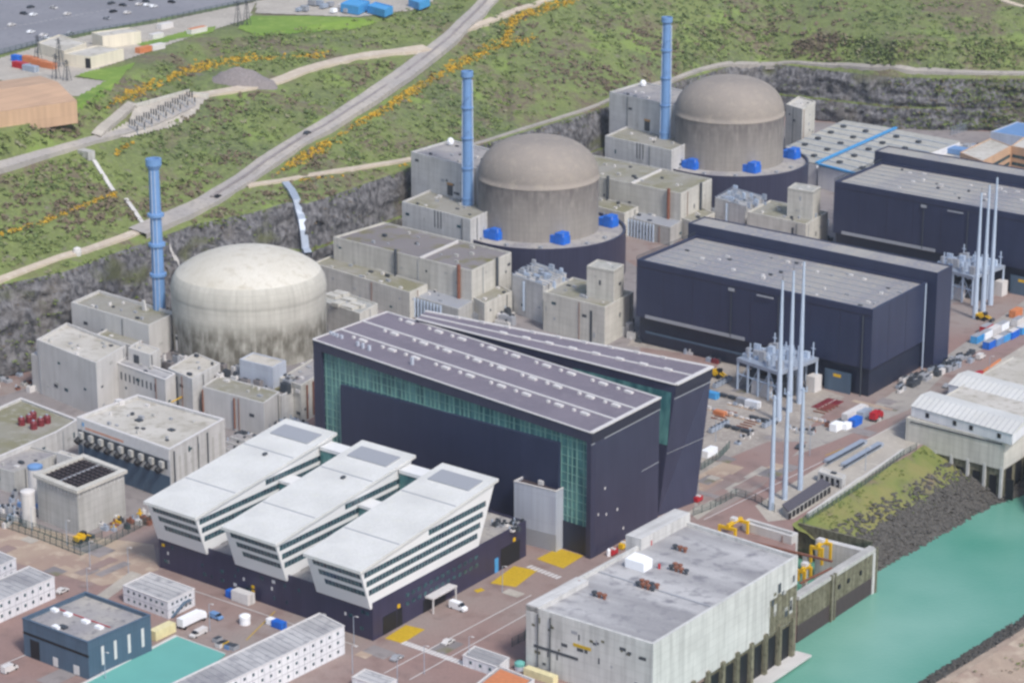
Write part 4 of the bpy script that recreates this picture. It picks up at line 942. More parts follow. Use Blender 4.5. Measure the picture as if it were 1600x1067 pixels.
# ------------------------------------------------------------------ glazed turbine hall
ZL, ZR = 49.0, 44.0
A0 = P(489, 531, ZL); A1 = P(924, 677, ZR); B1 = P(1031, 622, ZR); B0 = P(605, 488, ZL)
root = thing('glazed_turbine_hall', 'huge dark purple hall with green glazed band, right of the pale dome', 'industrial hall', lift((A0+A1+B0+B1)/4, 0), 'two wings of the glazed hall')
def lerp2(a, b, t): return a+(b-a)*t
e = Vector((A1.x-A0.x, A1.y-A0.y, 0)); LF = e.length; e.normalize(); n = Vector((e.y, -e.x, 0))
def zt(s): return ZL+(ZR-ZL)*s/LF
rec = 2.2
ring = [A0-n*rec, A1-n*rec, B1, B0]; ring = [A0-n*rec, A1-n*rec, B1, B0]
m = MB().mat('clad_dark_epr'); b_ = [lift(v, 0) for v in ring]; t_ = [lift(ring[0], ZL-.05), lift(ring[1], ZR-.05), lift(B1, ZR-.05), lift(B0, ZL-.05)]
m.hexa(b_, t_); m.build('wall', root)
o = lift(A0, 0)
def fbox(m, s0, s1, z0a, z0b, z1a, z1b, d0, d1):
    """front piece between s0..s1; bottoms and tops may slope; depth d0 (back) to d1 (front) along n"""
    q = [o+e*s0+n*d0, o+e*s0+n*d1, o+e*s1+n*d1, o+e*s1+n*d0]
    m.hexa([lift(q[0], z0a), lift(q[1], z0a), lift(q[2], z0b), lift(q[3], z0b)], [lift(q[0], z1a), lift(q[1], z1a), lift(q[2], z1b), lift(q[3], z1b)]); return m
s_l = wall_sz(A0, A1, 502, 600)[0]; s_r = wall_sz(A0, A1, 916, 800)[0]; s_g0 = wall_sz(A0, A1, 532, 640)[0]; s_g1 = wall_sz(A0, A1, 872, 760)[0]
z_i0 = wall_sz(A0, A1, 533, 602)[1]; z_i1 = wall_sz(A0, A1, 871, 692)[1]; lt = 3.4
m = MB().mat('clad_dark_epr'); fbox(m, 0, LF, ZL-lt, ZR-lt, ZL, ZR, -rec, 0); fbox(m, 0, s_l, 0, 0, zt(0)-lt, zt(s_l)-lt, -rec, 0); fbox(m, s_r, LF, 0, 0, zt(s_r)-lt, ZR-lt, -rec, 0); m.build('portal_frame', root)
m = MB().mat('glass_green'); fbox(m, s_l, s_r, 0, 0, zt(s_l)-lt, zt(s_r)-lt, -rec-.1, -rec+.6); m.build('curtain_glass', root)
m = MB().mat('clad_dark'); fbox(m, s_g0, s_g1, 0, 0, z_i0, z_i1, -rec+.1, -.15); m.build('inner_block', root)
m = MB().mat('clad_base'); fbox(m, s_g1+.1, s_r-.1, 0, 0, 10, 10, -rec, -rec+.9); m.build('gate', root)
m = MB().mat('mullion'); rnd = random.Random(2); s = s_l+.8; i = 0
while s < s_r:
    wdt = .28 if i % 3 else .5
    fbox(m, s, s+wdt, 8, 8, zt(s)-lt, zt(s+wdt)-lt, -rec+.5, -rec+.85); s += 1.9+(i % 3 == 0)*1.2; i += 1
for z in range(12, 46, 3):
    if z < min(z_i0, z_i1): fbox(m, s_l, s_g0, z, z, z+.18, z+.18, -rec+.5, -rec+.78); fbox(m, s_g1, s_r, z, z, z+.18, z+.18, -rec+.5, -rec+.78)
    else:
        se = min(s_r, max(s_l, LF*(ZL-lt-z)/(ZL-ZR))); fbox(m, s_l, se, z, z, z+.18, z+.18, -rec+.5, -rec+.78)
m.build('glazing_bars', root)
m = MB().mat('leaf_edge'); fbox(m, s_g1+2, s_r-.5, 33, 33, 34.4, 34.4, -rec+.5, -rec+.9); m.build('yellow_crane_seen_inside', root) if False else None
# roof with raised pale seams
def roof_sheet(root, q, mat, dz=.02):
    m = MB().mat(mat); m.add([v+UP*dz for v in q], [(0, 1, 2, 3)]); return m.build('roof', root)
roof_sheet(root, [A0, A1, B1, B0], 'roof_purple')
m = MB().mat('trim_white'); bar3(m, A0, A1, .6, .35, .03); bar3(m, A1, B1, 1.3, .5, .04); bar3(m, B0, B1, .6, .3, .05); bar3(m, A0, B0, .6, .35, .06); m.build('roof_edge', root)
for t in (.36, .66): m = MB().mat('trim_white'); bar3(m, lerp2(A0, B0, t), lerp2(A1, B1, t), .8, .35, .03); m.build('roof_seam', root)
for t, off in ((.18, 0), (.5, .03), (.82, .0)):
    for i in range(9):
        u = .1+off+i*.1; u += (.012 if i % 2 else 0); p = lerp2(lerp2(A0, A1, u), lerp2(B0, B1, u), t+.1); d = (A1-A0).normalized()
        m = MB().mat('trim_white'); bar3(m, p, p+d*3.2, 1.5, .7, .02); bar3(m, p-d*3.6, p-d*2.6, 1.0, .8, .02); m.build('skylight', root)
for (x, y) in ((517, 527), (522, 529), (527, 531), (534, 533), (559, 543), (567, 546), (577, 549), (644, 568)):
    q = P(x, y, 47.8); MB().mat('clad_grey').cbox(lift(q, 0), AD, .9, .9, 46, 50.0).build('roof_flue', root)
# band on the right end face
f = Vector((B1.x-A1.x, B1.y-A1.y, 0)); LE = f.length; f.normalize()
m = MB().mat('trim_dark'); wall_box(m, A1, B1, 0, LE, ZR-3.6, ZR-.2, .35); m.build('eaves_band', root)
m = MB().mat('panel_grey'); wall_box(m, A1, B1, 0, LE, ZR-4.1, ZR-3.7, .25); wall_box(m, A1, B1, 5, LE, 21, 21.25, .08); m.build('cladding_joint', root)
m = MB().mat('trim_white')
for s, z in ((4, 14), (9, 12.5), (16, 12), (8, 22), (20, 4)): wall_box(m, A1, B1, s, s+.7, z, z+.9, .3)
m.build('wall_lamp', root)
# rear wing, its end face leaning outwards
C0 = P(650, 499, ZL+.4); C1_ = P(1056, 602, ZR+.3); D1 = P(1113, 574, ZR+.3); D0 = P(665, 487, ZL+.4)
C0 = lerp2(C0, B0, 0) 
root2 = thing('glazed_turbine_hall', 'rear dark purple wing with an outward leaning end wall, behind the glazed hall', 'industrial hall', lift((C0+C1_+D0+D1)/4, 0), 'two wings of the glazed hall')
gC1 = P(1028, 806, 0); gD1 = P(1087, 784, 0)
m = MB().mat('clad_dark_epr'); m.hexa([lift(C0, 0), gC1, gD1, lift(D0, 0)], [C0, C1_, D1, D0]); m.build('wall', root2)
m = MB().mat('roof_purple'); m.add([v+UP*.03 for v in (C0, C1_, D1, D0)], [(0, 1, 2, 3)]); m.build('roof', root2)
m = MB().mat('trim_white'); bar3(m, C0, C1_, .8, .4, .05); bar3(m, C1_, D1, 1.6, .5, .06); bar3(m, D0, D1, 1.0, .4, .05); bar3(m, lerp2(C0, D0, .5), lerp2(C1_, D1, .5), .7, .3, .04); m.build('roof_edge', root2)
for i in range(8):
    u = .3+i*.085; p = lerp2(lerp2(C0, C1_, u), lerp2(D0, D1, u), .5); d = (C1_-C0).normalized(); m = MB().mat('trim_white'); bar3(m, p, p+d*3.0, 1.4, .7, .03); m.build('skylight', root2)
for i in range(9):
    u = .12+i*.09; p = lerp2(D0, D1, u)-BD*.6; m = MB().mat('trim_white'); m.cbox(lift(p, 0), AD, 2.0, .8, p.z-.1, p.z+.8); m.build('roof_light', root2)
m = MB().mat('trim_dark'); q0, q1 = lerp2(C1_, gC1, .085), lerp2(D1, gD1, .085); nn = Vector((AD.x, AD.y, 0))*.3
m.add([C1_+nn, q0+nn, q1+nn, D1+nn, C1_, q0, q1, D1], [(0, 1, 2, 3), (4, 5, 1, 0), (1, 5, 6, 2), (3, 2, 6, 7)]); m.build('eaves_band', root2)
m = MB().mat('panel_grey')
for t_, w_ in ((.1, .008), (.52, .004)):
    q0, q1, q2, q3 = lerp2(C1_, gC1, t_), lerp2(D1, gD1, t_), lerp2(D1, gD1, t_+w_), lerp2(C1_, gC1, t_+w_); m = MB().mat('panel_grey'); m.add([v+nn*.5 for v in (q0, q3, q2, q1)], [(0, 1, 2, 3)]); m.build('cladding_joint', root2)
# glass fillet in the gap between the two wings
g0 = lerp2(C0, C1_, .62); g1 = C1_; off = (B1-A1).normalized()*-1.0
m = MB().mat('glass_green'); dn = Vector((-BD.x, -BD.y, 0))*.25
h0, h1 = lift(g0, 24)+dn, lift(lerp2(C1_, gC1, .45), 24)+dn; m.add([h0, h1, lerp2(C1_, gC1, .06)-AD*1.2+dn, lift(g0, g0.z-3)+dn], [(0, 1, 2, 3)]); m.build('gap_glazing', root2)
# pale service shafts in front
def shaft(label, px, z, w2):
    a, b = P(*px[0], z), P(*px[1], z); d = (b-a).normalized(); nn = Vector((d.y, -d.x, 0)); p = [a, b, b-nn*w2, a-nn*w2]
    r = building('service_shaft', label, p, z, 0, 'clad_grey', 'brown_roof', .5, .35, group='pale service shafts of the glazed hall', cap='trim_white')
    m = MB().mat('trim_white'); c = cen(p); m.cbox(lift(c, 0), d, 2, 1.5, z-.5, z+1.0); m.build('roof_unit', r)
    m = MB().mat('panel_grey'); wall_box(m, p[0], p[1], 0, wlen(a, b), 0, 6, .1); m.build('plinth', r)
shaft('pale grey rectangular shaft against the dark hall, right one with yellow floor beside it', [(803, 752), (869, 768)], hz(869, 862, 768), 8)
shaft('pale grey rectangular shaft rising behind the white office wings', [(547, 655), (592, 666)], hz(592, 752, 666), 9)
# ------------------------------------------------------------------ office building: dark podium + three white wedges
K = P(583, 1001); KL = P(250, 886); KR = P(822, 868)
ua = (KL-K).normalized(); ub = (KR-K).normalized(); LA = (KL-K).length; LB = (KR-K).length; zp = 12.5
LBP = LB
poly = [lift(KL, 0), K, KR, lift(KR+ua*42, 0), lift(K+ub*(LB-14)+ua*42, 0), lift(KL+ub*(LB-14), 0)]
root = thing('office_podium', 'dark purple two storey podium under the three white office wings', 'office building', cen(poly))
m = MB().mat('clad_podium'); ins = slab_walls(m, poly, 0, zp, .8, .5); m.build('wall', root)
MB().mat('roof_gravel').add([lift(v, zp-.7) for v in ins], [tuple(range(6))]).build('roof', root)
rnd = random.Random(11)
for i in range(30):
    s = rnd.uniform(2, LA-2); z = rnd.choice([2.5, 5.5, 8]); m = MB().mat(rnd.choice(['glass_dark', 'glass_dark', 'glass_dark', 'trim_white'])); wall_box(m, KL, K, LA-s, LA-s+rnd.choice([.7, 1.4]), z, z+1.1, .07); m.build('window', root)
for i in range(26):
    s = 17+(i % 13)*3.1; z = (5.6, 8.4)[i//13]; m = MB().mat('glass_dark'); wall_box(m, K, KR, s, s+1.8, z, z+1.3, .07); m.build('window', root)
for s0, s1, z1 in ((5, 12, 6), (12.4, 15, 6), (69, 80, 7.2), (26, 38, 4.2)):
    m = MB().mat('black'); wall_box(m, K, KR, s0, s1, 0, z1, .08); m.build('gate', root)
m = MB().mat('yellow_paint')
for s, z in ((12.5, 6.4), (76, 7.6)): wall_box(m, K, KR, s, s+1.2, z, z+1.2, .3)
for s, z in ((LA*.55, 4), (LA*.55, 2.4), (LA-1.6, 8)): wall_box(m, KL, K, LA-s, LA-s+1.1, z, z+.9, .3)
m.build('sign', root)
m = MB().mat('sky_blue'); wall_box(m, K, KR, 65.5, 67.5, 0, 5, .12); m.build('door', root)
m = MB().mat('glass_dark'); wall_box(m, KR+ua*.0, KR+ua*42, 2, 8, 5, 6, .05)
m.build('window', root)
# entrance canopy
m = MB().mat('trim_white'); 
en = Vector((ub.y, -ub.x, 0))
if en.dot(Vector((0, -1, 0))) < 0: en = -en
q = K+ub*27
m.box(q, ub, 13, en, 3.2, 4.8, 5.3)
for s in (0.2, 12.4): m.box(q+ub*s+en*2.7, ub, .4, en, .4, 0, 4.8)
tag(m.build('entrance_canopy', root))
# wedge profile along ub, measured on the podium's right face
def ks(x, y): 
    w_ = on_plane(K, KR, x, y); return (w_-K).dot(ub), w_.z
prof_px = dict(bf=(578, 953), tf=(562, 892), tb=(777, 747), bb=(748, 858), bm=(655, 905))
S = {k_: ks(*v) for k_, v in prof_px.items()}
W = LA*.248; PITCH = LA*.377
zf = S['tf'][1]; sf = S['tf'][0]; zb = S['tb'][1]; sb = S['tb'][0]; zbot = S['bf'][1]; sbot = max(-.4, min(.6, S['bf'][0]))-.5
s_bb, z_bb = S['bb']
print('WEDGE', S, LA, LB, W, PITCH)
def wedge(i, a_off, label):
    o_ = K+ua*a_off+en*.25
    def pt(s, z, t): return Vector((o_.x+ub.x*s+ua.x*t, o_.y+ub.y*s+ua.y*t, z))
    r = thing('office_wing', label, 'office building', pt(20, zp-3, W/2), 'white wedge shaped office wings')
    # body: side outline (s,z)
    out = [(sbot, zbot), (6, zbot), (6.1, zp-.4), (s_bb, zp-.2), (sb-1.2, zb-1.0), (sf+.6, zf-1.0)]
    m = MB().mat('white_paint'); N = len(out)
    vs = [pt(s, z, .4) for s, z in out]+[pt(s, z, W-.4) for s, z in out]
    m.add(vs, [tuple(range(N)), tuple(range(2*N-1, N-1, -1))]+[(k_, N+k_, N+(k_+1) % N, (k_+1) % N) for k_ in range(N)]); m.build('wall', r)
    # roof slab, overhanging
    m = MB().mat('roof_white'); q = [pt(sf-.3, zf, -.3), pt(sb, zb, -.3), pt(sb, zb, W+.3), pt(sf-.3, zf, W+.3)]
    m.hexa([v-UP*1.0 for v in q], q); m.build('roof', r)
    sl = (zb-zf)/(sb-sf)
    def rz(s): return zf+(s-sf)*sl
    m = MB().mat('panel_grey'); a_, b_2 = sb-12.5, sb-4.5
    q = [pt(a_, rz(a_)+.04, 3), pt(b_2, rz(b_2)+.04, 3), pt(b_2, rz(b_2)+.04, W-3), pt(a_, rz(a_)+.04, W-3)]; m.hexa(q, [v+UP*.35 for v in q]); m.build('roof_panel', r)
    m = MB().mat('panel_grey')
    for u in (.27, .68):
        s = sf+(sb-sf)*u; q = [pt(s, rz(s)+.01, .2), pt(s+.5, rz(s+.5)+.01, .2), pt(s+.5, rz(s+.5)+.01, W-.2), pt(s, rz(s)+.01, W-.2)]; m.hexa(q, [v+UP*.08 for v in q])
    m.build('roof_seam', r)
    if i < 2:
        m = MB().mat('steel_dark'); s = sf+(sb-sf)*.64; m.cbox(pt(s, 0, W*.45), ub, 1.6, 1.0, rz(s), rz(s)+.8); m.build('roof_vent', r)
    # window bands on the right side (t=0): follow storeys z = k*3.3
    def band(s0, s1, z0, z1, name='window_band'):
        m = MB().mat('glass_dark'); m.add([pt(s0, z0, .36), pt(s1, z0, .36), pt(s1, z1, .36), pt(s0, z1, .36), pt(s0, z0, .5), pt(s1, z0, .5), pt(s1, z1, .5), pt(s0, z1, .5)], [(0, 1, 2, 3), (0, 4, 5, 1), (1, 5, 6, 2), (2, 6, 7, 3), (3, 7, 4, 0)]); b1 = m.build(name, r)
        mm = MB().mat('panel_grey'); s = s0+1.5
        while s < s1-.4: mm.add([pt(s, z0, .33), pt(s+.16, z0, .33), pt(s+.16, z1, .33), pt(s, z1, .33)], [(0, 1, 2, 3)]); s += 1.6
        mm.build('mullion', b1)
    h = 1.85; fl = 3.2; zz = zf-1.0-.5-h
    def s_front(z): return sbot+(sf+.6-sbot)*(z-zbot)/(zf-1-zbot)
    def s_back(z): return s_bb+(sb-1.2-s_bb)*(z-zp)/(zb-1-zp)
    k_ = 0; z = zz
    while z > zp+.3:
        band(s_front(z)+.9, s_back(z)-2.0, z, z+h); z -= fl
    if i == 2: band(s_bb-46, s_bb-2.5, zp+.15, zp+.15+h*.8) if False else None
    z = zz+fl
    while z+h < zb-3:
        s0 = sf+(z+h+1.9-zf)/sl; band(s0, s_back(z)-2.0, z, z+h); z += fl
    # front face bands
    z = zz; k_ = 0
    while z > zbot+2.5:
        s0, s1 = s_front(z), s_front(z+h); t0 = 1.0; t1 = W-2.6-k_*1.6
        m = MB().mat('glass_dark'); q = [pt(s0-.08, z, t0), pt(s0-.08, z, t1), pt(s1-.08, z+h, t1), pt(s1-.08, z+h, t0)]; m.add(q+[v+ub*.3 for v in q], [(3, 2, 1, 0), (0, 1, 5, 4), (1, 2, 6, 5), (2, 3, 7, 6), (3, 0, 4, 7)]); b1 = m.build('window_band', r)
        mm = MB().mat('panel_grey'); t = t0+1.4
        while t < t1-.4:
            mm.add([pt(s0-.12, z, t), pt(s0-.12, z, t+.18), pt(s1-.12, z+h, t+.18), pt(s1-.12, z+h, t)], [(3, 2, 1, 0)]); t += 1.5
        mm.build('mullion', b1)
        z -= fl; k_ += 1
    return r
wedge(2, 0, 'nearest white wedge shaped office wing, right of the other two')
wedge(1, PITCH, 'middle white wedge shaped office wing between the other two')
wedge(0, PITCH*2, 'leftmost white wedge shaped office wing with sloping roof')
for i in (0, 1):     # glazed links between the wings
    o_ = K+ua*(W+.4+PITCH*i)
    r = thing('glazed_link', 'green glazed link bridge between the %s white wings' % ('nearest and middle', 'middle and leftmost')[i], 'link bridge', lift(o_+ub*42+ua*3, zp), 'glazed link bridges')
    for u in (36, 58):
        q = lift(o_+ub*u, 0); MB().mat('glass_green').box(q, ua, PITCH-W-.8, ub, 6, zp, 24 if u == 36 else 29).build('glass', r)
        MB().mat('white_paint').box(q-ub*.3, ua, PITCH-W-.8, ub, 6.6, 24 if u == 36 else 29, 25 if u == 36 else 30.2).build('roof', r)
# ------------------------------------------------------------------ pump station on the quay
a, b, c_ = P(822, 945, 20.5), P(1021, 1006, 20.5), P(1247, 868, 20.5); d = P(1068, 812, 20.5)
p = [a, b, c_, d]; root = thing('pumping_station', 'big pale weathered concrete pumping station with flat stained roof beside the channel', 'building', cen(p, -14))
m = MB().mat('concrete_dirty'); ins = slab_walls(m, p, -.5, 20.5, 1.3, 1.0); m.build('wall', root)
MB().mat('roof_stained').add([lift(v, 19.3) for v in ins], [(0, 1, 2, 3)]).build('roof', root)
f = (c_-b); LE = f.length; f.normalize(); e = (b-a); LE2 = e.length; e.normalize()
m = MB().mat('concrete_wet').prism(inset(p, .6), -24, -.4); m.build('substructure', root)
m = MB().mat('black')
for i in range(9):
    s = 8+i*8.4; wall_box(m, b, c_, s, s+4.2, -14.5, -2.0, -.4, .3)
m.build('intake_opening', root)
m = MB().mat('concrete_wet')
for i in range(10): wall_box(m, b, c_, 4+i*8.4, 5.6+i*8.4, -14.6, 1, .9, 1.6)
m.build('intake_pier', root)
m = MB().mat('concrete_smooth'); wall_box(m, b, c_, 10, LE+2, -13, -12.4, 5, 5.5); m.build('intake_walkway', root)
m = MB().mat('steel_dark')
wall_box(m, a, b, 3, LE2*.42, 8.0, 8.8, .15); m.build('cable_tray', root)
m = MB().mat('black')
_q = random.Random(4)
for i in range(34): s = _q.uniform(.03, .95); z = _q.choice([3, 6, 9, 11, 14.5, 15, 15.5, 16]); m = MB().mat(_q.choice(['steel_dark', 'panel_grey', 'concrete_wet', 'steel_dark'])); a_, h_ = _q.choice([(.7, .7), (1.2, .8), (2.2, 1), (.5, 1.8)]); wall_box(m, a, b, LE2*s, min(LE2*s+a_, LE2-.3), z, z+h_, .06); m.build('louvre', root)
for i in range(16): s = _q.uniform(.78, .97); z = _q.uniform(1, 13); m = MB().mat(_q.choice(['concrete_wet', 'concrete_mid', 'steel_dark'])); wall_box(m, b, c_, LE*s, LE*s+_q.uniform(1, 2), z, z+_q.uniform(1, 4), .07); m.build('wall_panel', root)
m = MB().mat('concrete_wet'); wall_box(m, b, c_, LE*.8, LE-.05, -.4, 11, .05); m.build('stained_bay', root)
m = MB().mat('yellow_floor'); wall_box(m, a, b, LE2*.38, LE2*.52, 12.2, 13.2, .1); m.build('sign_band', root)
for s in (.1, .2): pipe_on(root, a, b, LE2*s, 2, 19, .2, 'steel_dark')
nA = (d-a).normalized()
m = MB().mat('concrete_pale'); m.box(lift(a+e*.05, 0), e, 4.5, nA, 26, 19, 20.9); m.build('side_bay', root)
m = MB().mat('concrete_pale'); q = a+(d-a)*.68; m.box(lift(q-e*4, 0), e, 6, nA, (d-a).length*.33, 16, 23.2); m.build('roof_upstand', root)
m = MB().mat('panel_grey'); q = ins[0]+(ins[3]-ins[0])*.36 if True else None
q0, q1 = lerp2(a, d, .42), lerp2(b, c_, .42); bar3(m, lift(q0, 19.3)+e*1.2, lift(q1, 19.3)-e*1.2, .5, .3); m.build('roof_seam', root)
for i, (x, y, nv) in enumerate(((1065, 861, 3), (1059, 893, 6), (1007, 919, 8), (939, 934, 3))):
    q = P(x, y, 19.3); m = MB(); rnd = random.Random(i)
    for j in range(nv):
        a_ = q+AD*(j % 4)*1.9+BD*(j//4)*2.2-AD*2.5; m.mat('rust' if j % 3 else 'steel_dark').lathe(lift(a_, 0), [(.5, 19.2), (.5, 20.3), (.85, 20.4), (.85, 20.9), (.02, 21.2)], 8)
    tag(m.build('roof_vents'), 'cluster of brown mushroom vents on the pumping station roof, %s' % ('farthest back', 'right of the white tent', 'in the middle of the roof', 'nearest the left edge')[i], 'vents', 'vent clusters on the pumping station roof')
q = P(998, 886, 19.3); q.z = 0
m = MB().mat('tent_white'); w5 = 3.6; pr = [q-AD*w5-BD*w5*.7, q+AD*w5-BD*w5*.7, q+AD*w5+BD*w5*.7, q-AD*w5+BD*w5*.7]; r1, r2 = lift(q-AD*1.5, 24.0), lift(q+AD*1.5, 24.0)
vs = [lift(v, 19.3) for v in pr]+[lift(v, 22.2) for v in pr]+[r1, r2]; m.add(vs, [(0, 1, 5, 4), (1, 2, 6, 5), (2, 3, 7, 6), (3, 0, 4, 7), (4, 5, 9, 8), (5, 6, 9), (6, 7, 8, 9), (7, 4, 8)]); tag(m.build('roof_tent'), 'small white peaked tent on the pumping station roof', 'tent')
for i, (x, y) in enumerate(((905, 914), (1030, 888), (1017, 851))):
    q = P(x, y, 19.3); tag(MB().mat('red_paint').tube(q, q+UP*1.6, .4, n=8).build('hydrant'), 'small red post on the pumping station roof, %s' % ('by the left parapet', 'beside the white tent', 'by the back upstand')[i], 'post', 'red posts on the roof')
# quay wall of the intake basin
q0, q1 = P(1249, 932, 2), P(1371, 855, 2); d = (q1-q0).normalized(); nn = Vector((-d.y, d.x, 0))
root = thing('intake_wall', 'tall algae stained concrete quay wall along the channel right of the pumping station', 'wall', lift((q0+q1)/2, -14)); Lw = wlen(q0, q1)
m = MB().mat('concrete_mid').box(lift(q0, 0), d, Lw, nn, 3, .8, 2.0); m.build('coping', root)
MB().mat('concrete_wet').box(lift(q0, 0)+nn*.3, d, Lw, nn, 2.7, -8, .8).build('wall', root)
MB().mat('brown_roof').box(lift(q0, 0)+nn*.28, d, Lw, nn, 2.7, -25, -8).build('tidal_band', root)
m = MB().mat('concrete_wet')
for s in (Lw*.4, Lw*.44, Lw-.9): m.box(lift(q0, 0)+d*s-nn*.4, d, .9, nn, 1, -16, 2.3)
m.build('pilaster', root)
m = MB().mat('black')
for s in (.5, .62, .78): m.box(lift(q0, 0)+d*Lw*s-nn*.1, d, 1.2, nn, 1, -4.2, -2.8)
m.build('scupper', root)
q2 = P(1366, 850, 2)
m = MB().mat('concrete_pale').box(lift(q1, 0), nn, 22, -d, 2.5, -24, .6); tag(m.build('basin_end_wall'), 'short return wall closing the basin at the foot of the grass bank', 'wall')
# forebay basin back wall (dark, sloping)
t0, t1 = P(1247, 817, 0.05), P(1362, 846, 0.05); b0, b1 = P(1247, 858, -10), P(1352, 880, -10)
m = MB().mat('concrete_wet').hexa([b0, b1, lift(b1+BD*2, -14), lift(b0+BD*2, -14)], [t0, t1, t1+BD*.8, t0+BD*.8]); tag(m.build('basin_wall'), 'dark sloping ribbed wall of the intake basin behind the yellow crane', 'wall')
p = quad((1166, 826), (1213, 842), (1246, 818), 4, None); r = building('screen_house', 'roofless pale concrete chamber beside the intake basin', quad((1160, 815), (1237, 838), (1247, 832), 3), 3, -6, 'concrete_smooth', 'roof_stained', 1.5, 1.2)
def crane(label, x, y, z, L, wd, h, mat='yellow_paint', a=BD):
    q = P(x, y, z); q.z = z; b_ = Vector((-a.y, a.x, 0)); root = thing('gantry_crane', label, 'crane', q, 'yellow gantry cranes of the intake')
    for s in (-L/2, L/2-.9):
        MB().mat(mat).box(lift(q+a*s-b_*wd/2, 0), a, .9, b_, wd, z+h-1, z+h).build('girder', root)
        for t in (-wd/2, wd/2-.8): MB().mat(mat).box(lift(q+a*s+b_*t, 0), a, .8, b_, .8, z, z+h-1).build('leg', root)
    MB().mat(mat).box(lift(q-a*L/2-b_*.8, 0), a, L, b_, 1.0, z+h, z+h+.9).build('beam', root)
    MB().mat('trim_white').box(lift(q-a*1-b_*1, 0), a, 2, b_, 2, z+h+.9, z+h+2).build('trolley', root)
crane('yellow gantry crane behind the back edge of the pumping station roof', 1146, 836, 0, 9, 7, 4.5)
crane('yellow gantry crane over the intake basin', 1282, 876, -4, 6.5, 5, 6)
crane('small yellow hoist frame at the right corner of the pumping station', 1257, 905, -3, 5, 3, 4)
m = MB().mat('rust'); bar3(m, P(1168, 846, 1), P(1300, 878, 1), .9, .6); bar3(m, P(1250, 912, 0), P(1300, 888, 0), .7, .5); tag(m.build('crane_rail'), 'rusty crane rail running across the intake basin', 'rail')
m = MB().mat('concrete_mid').box(lift(P(1296, 905, 0), 0), BD, 1.5, AD, 1.5, -14, 1.5).box(lift(P(1254, 872, 0), 0), BD, 1.5, AD, 1.5, -14, 1.0); tag(m.build('rail_pier'), 'concrete piers carrying the crane rail in the basin', 'pier')
# pump house at the right with white roof sheds
zc = 9.0; p = quad((1416, 652), (1570, 690), (1730, 590), zc); root = thing('pump_house', 'weathered concrete pump house standing over the channel at the right edge', 'building', cen(p, -14))
m = MB().mat('concrete_cream'); ins = slab_walls(m, p, -2, zc, .4, .5); m.build('wall', root)
MB().mat('concrete_wet').prism(inset(p, .7), -24, -1.9).build('substructure', root)
MB().mat('roof_light').add([lift(v, zc-.3) for v in ins], [(0, 1, 2, 3)]).build('roof', root)
m = MB().mat('steel_dark'); wall_box(m, p[0], p[1], 2, wlen(p[0], p[1])-1, zc-1.4, zc-1.0, .3); m.build('pipe_rail', root)
m = MB().mat('black')
for s in (8, 15, 22, 29, 36, 43): wall_box(m, p[0], p[1], s, s+3, -13, -5, -.5, .3)
for s in (4, 12, 20): wall_box(m, p[1], p[2], s, s+5, -13, -3, -.5, .3)
m.build('arch_opening', root)
m = MB().mat('concrete_pale')
for s in (5, 12.5, 19.5, 26.5, 33.5, 40.5): wall_box(m, p[0], p[1], s, s+1, -14, -1, .2, 1)
m.build('pier', root)
def white_shed(label, px, z0, z1, windows):
    p = quad(*px, z1); root = thing('roof_shed', label, 'shed', cen(p, z0), 'white sheds at the pump house')
    MB().mat('clad_white').prism(inset(p, .3), z0, z1-.5).build('wall', root)
    e = (p[1]-p[0]); f = (p[3]-p[0]); m = MB().mat('roof_white'); mid0, mid1 = p[0]+f*.5+UP*1.0, p[1]+f*.5+UP*1.0
    m.add([p[0]-UP*.5, p[1]-UP*.5, p[2]-UP*.5, p[3]-UP*.5, mid0, mid1], [(0, 1, 5, 4), (3, 4, 5, 2), (0, 4, 3), (1, 2, 5), (3, 2, 1, 0)]); m.build('roof', root)
    m = MB().mat('panel_grey'); en_ = e.normalized(); L = e.length
    k_ = 2.0
    while k_ < L: 
        u = p[0]+en_*k_; m.tube(u-UP*.4, u+f*.5+UP*1.12, .12, n=4); k_ += 2.4
    m.build('roof_rib', root)
    if windows:
        for s in windows: mm = MB().mat('glass_car'); wall_box(mm, inset(p, .3)[0] if False else p[0]+f.normalized()*.3, p[1]+f.normalized()*.3, L*s, L*s+1.6, z0+1.2, z0+3, .1); mm.build('window', root)
white_shed('white ribbed shed on top of the pump house, nearer of the two', [(1423, 632), (1583, 677), (1612, 652)], 8.9, 13.5, (.15, .42, .58, .85))
white_shed('white ribbed shed behind the nearer one at the right edge', [(1481, 598), (1660, 645), (1690, 622)], 0, 9, (.1, .35, .6))
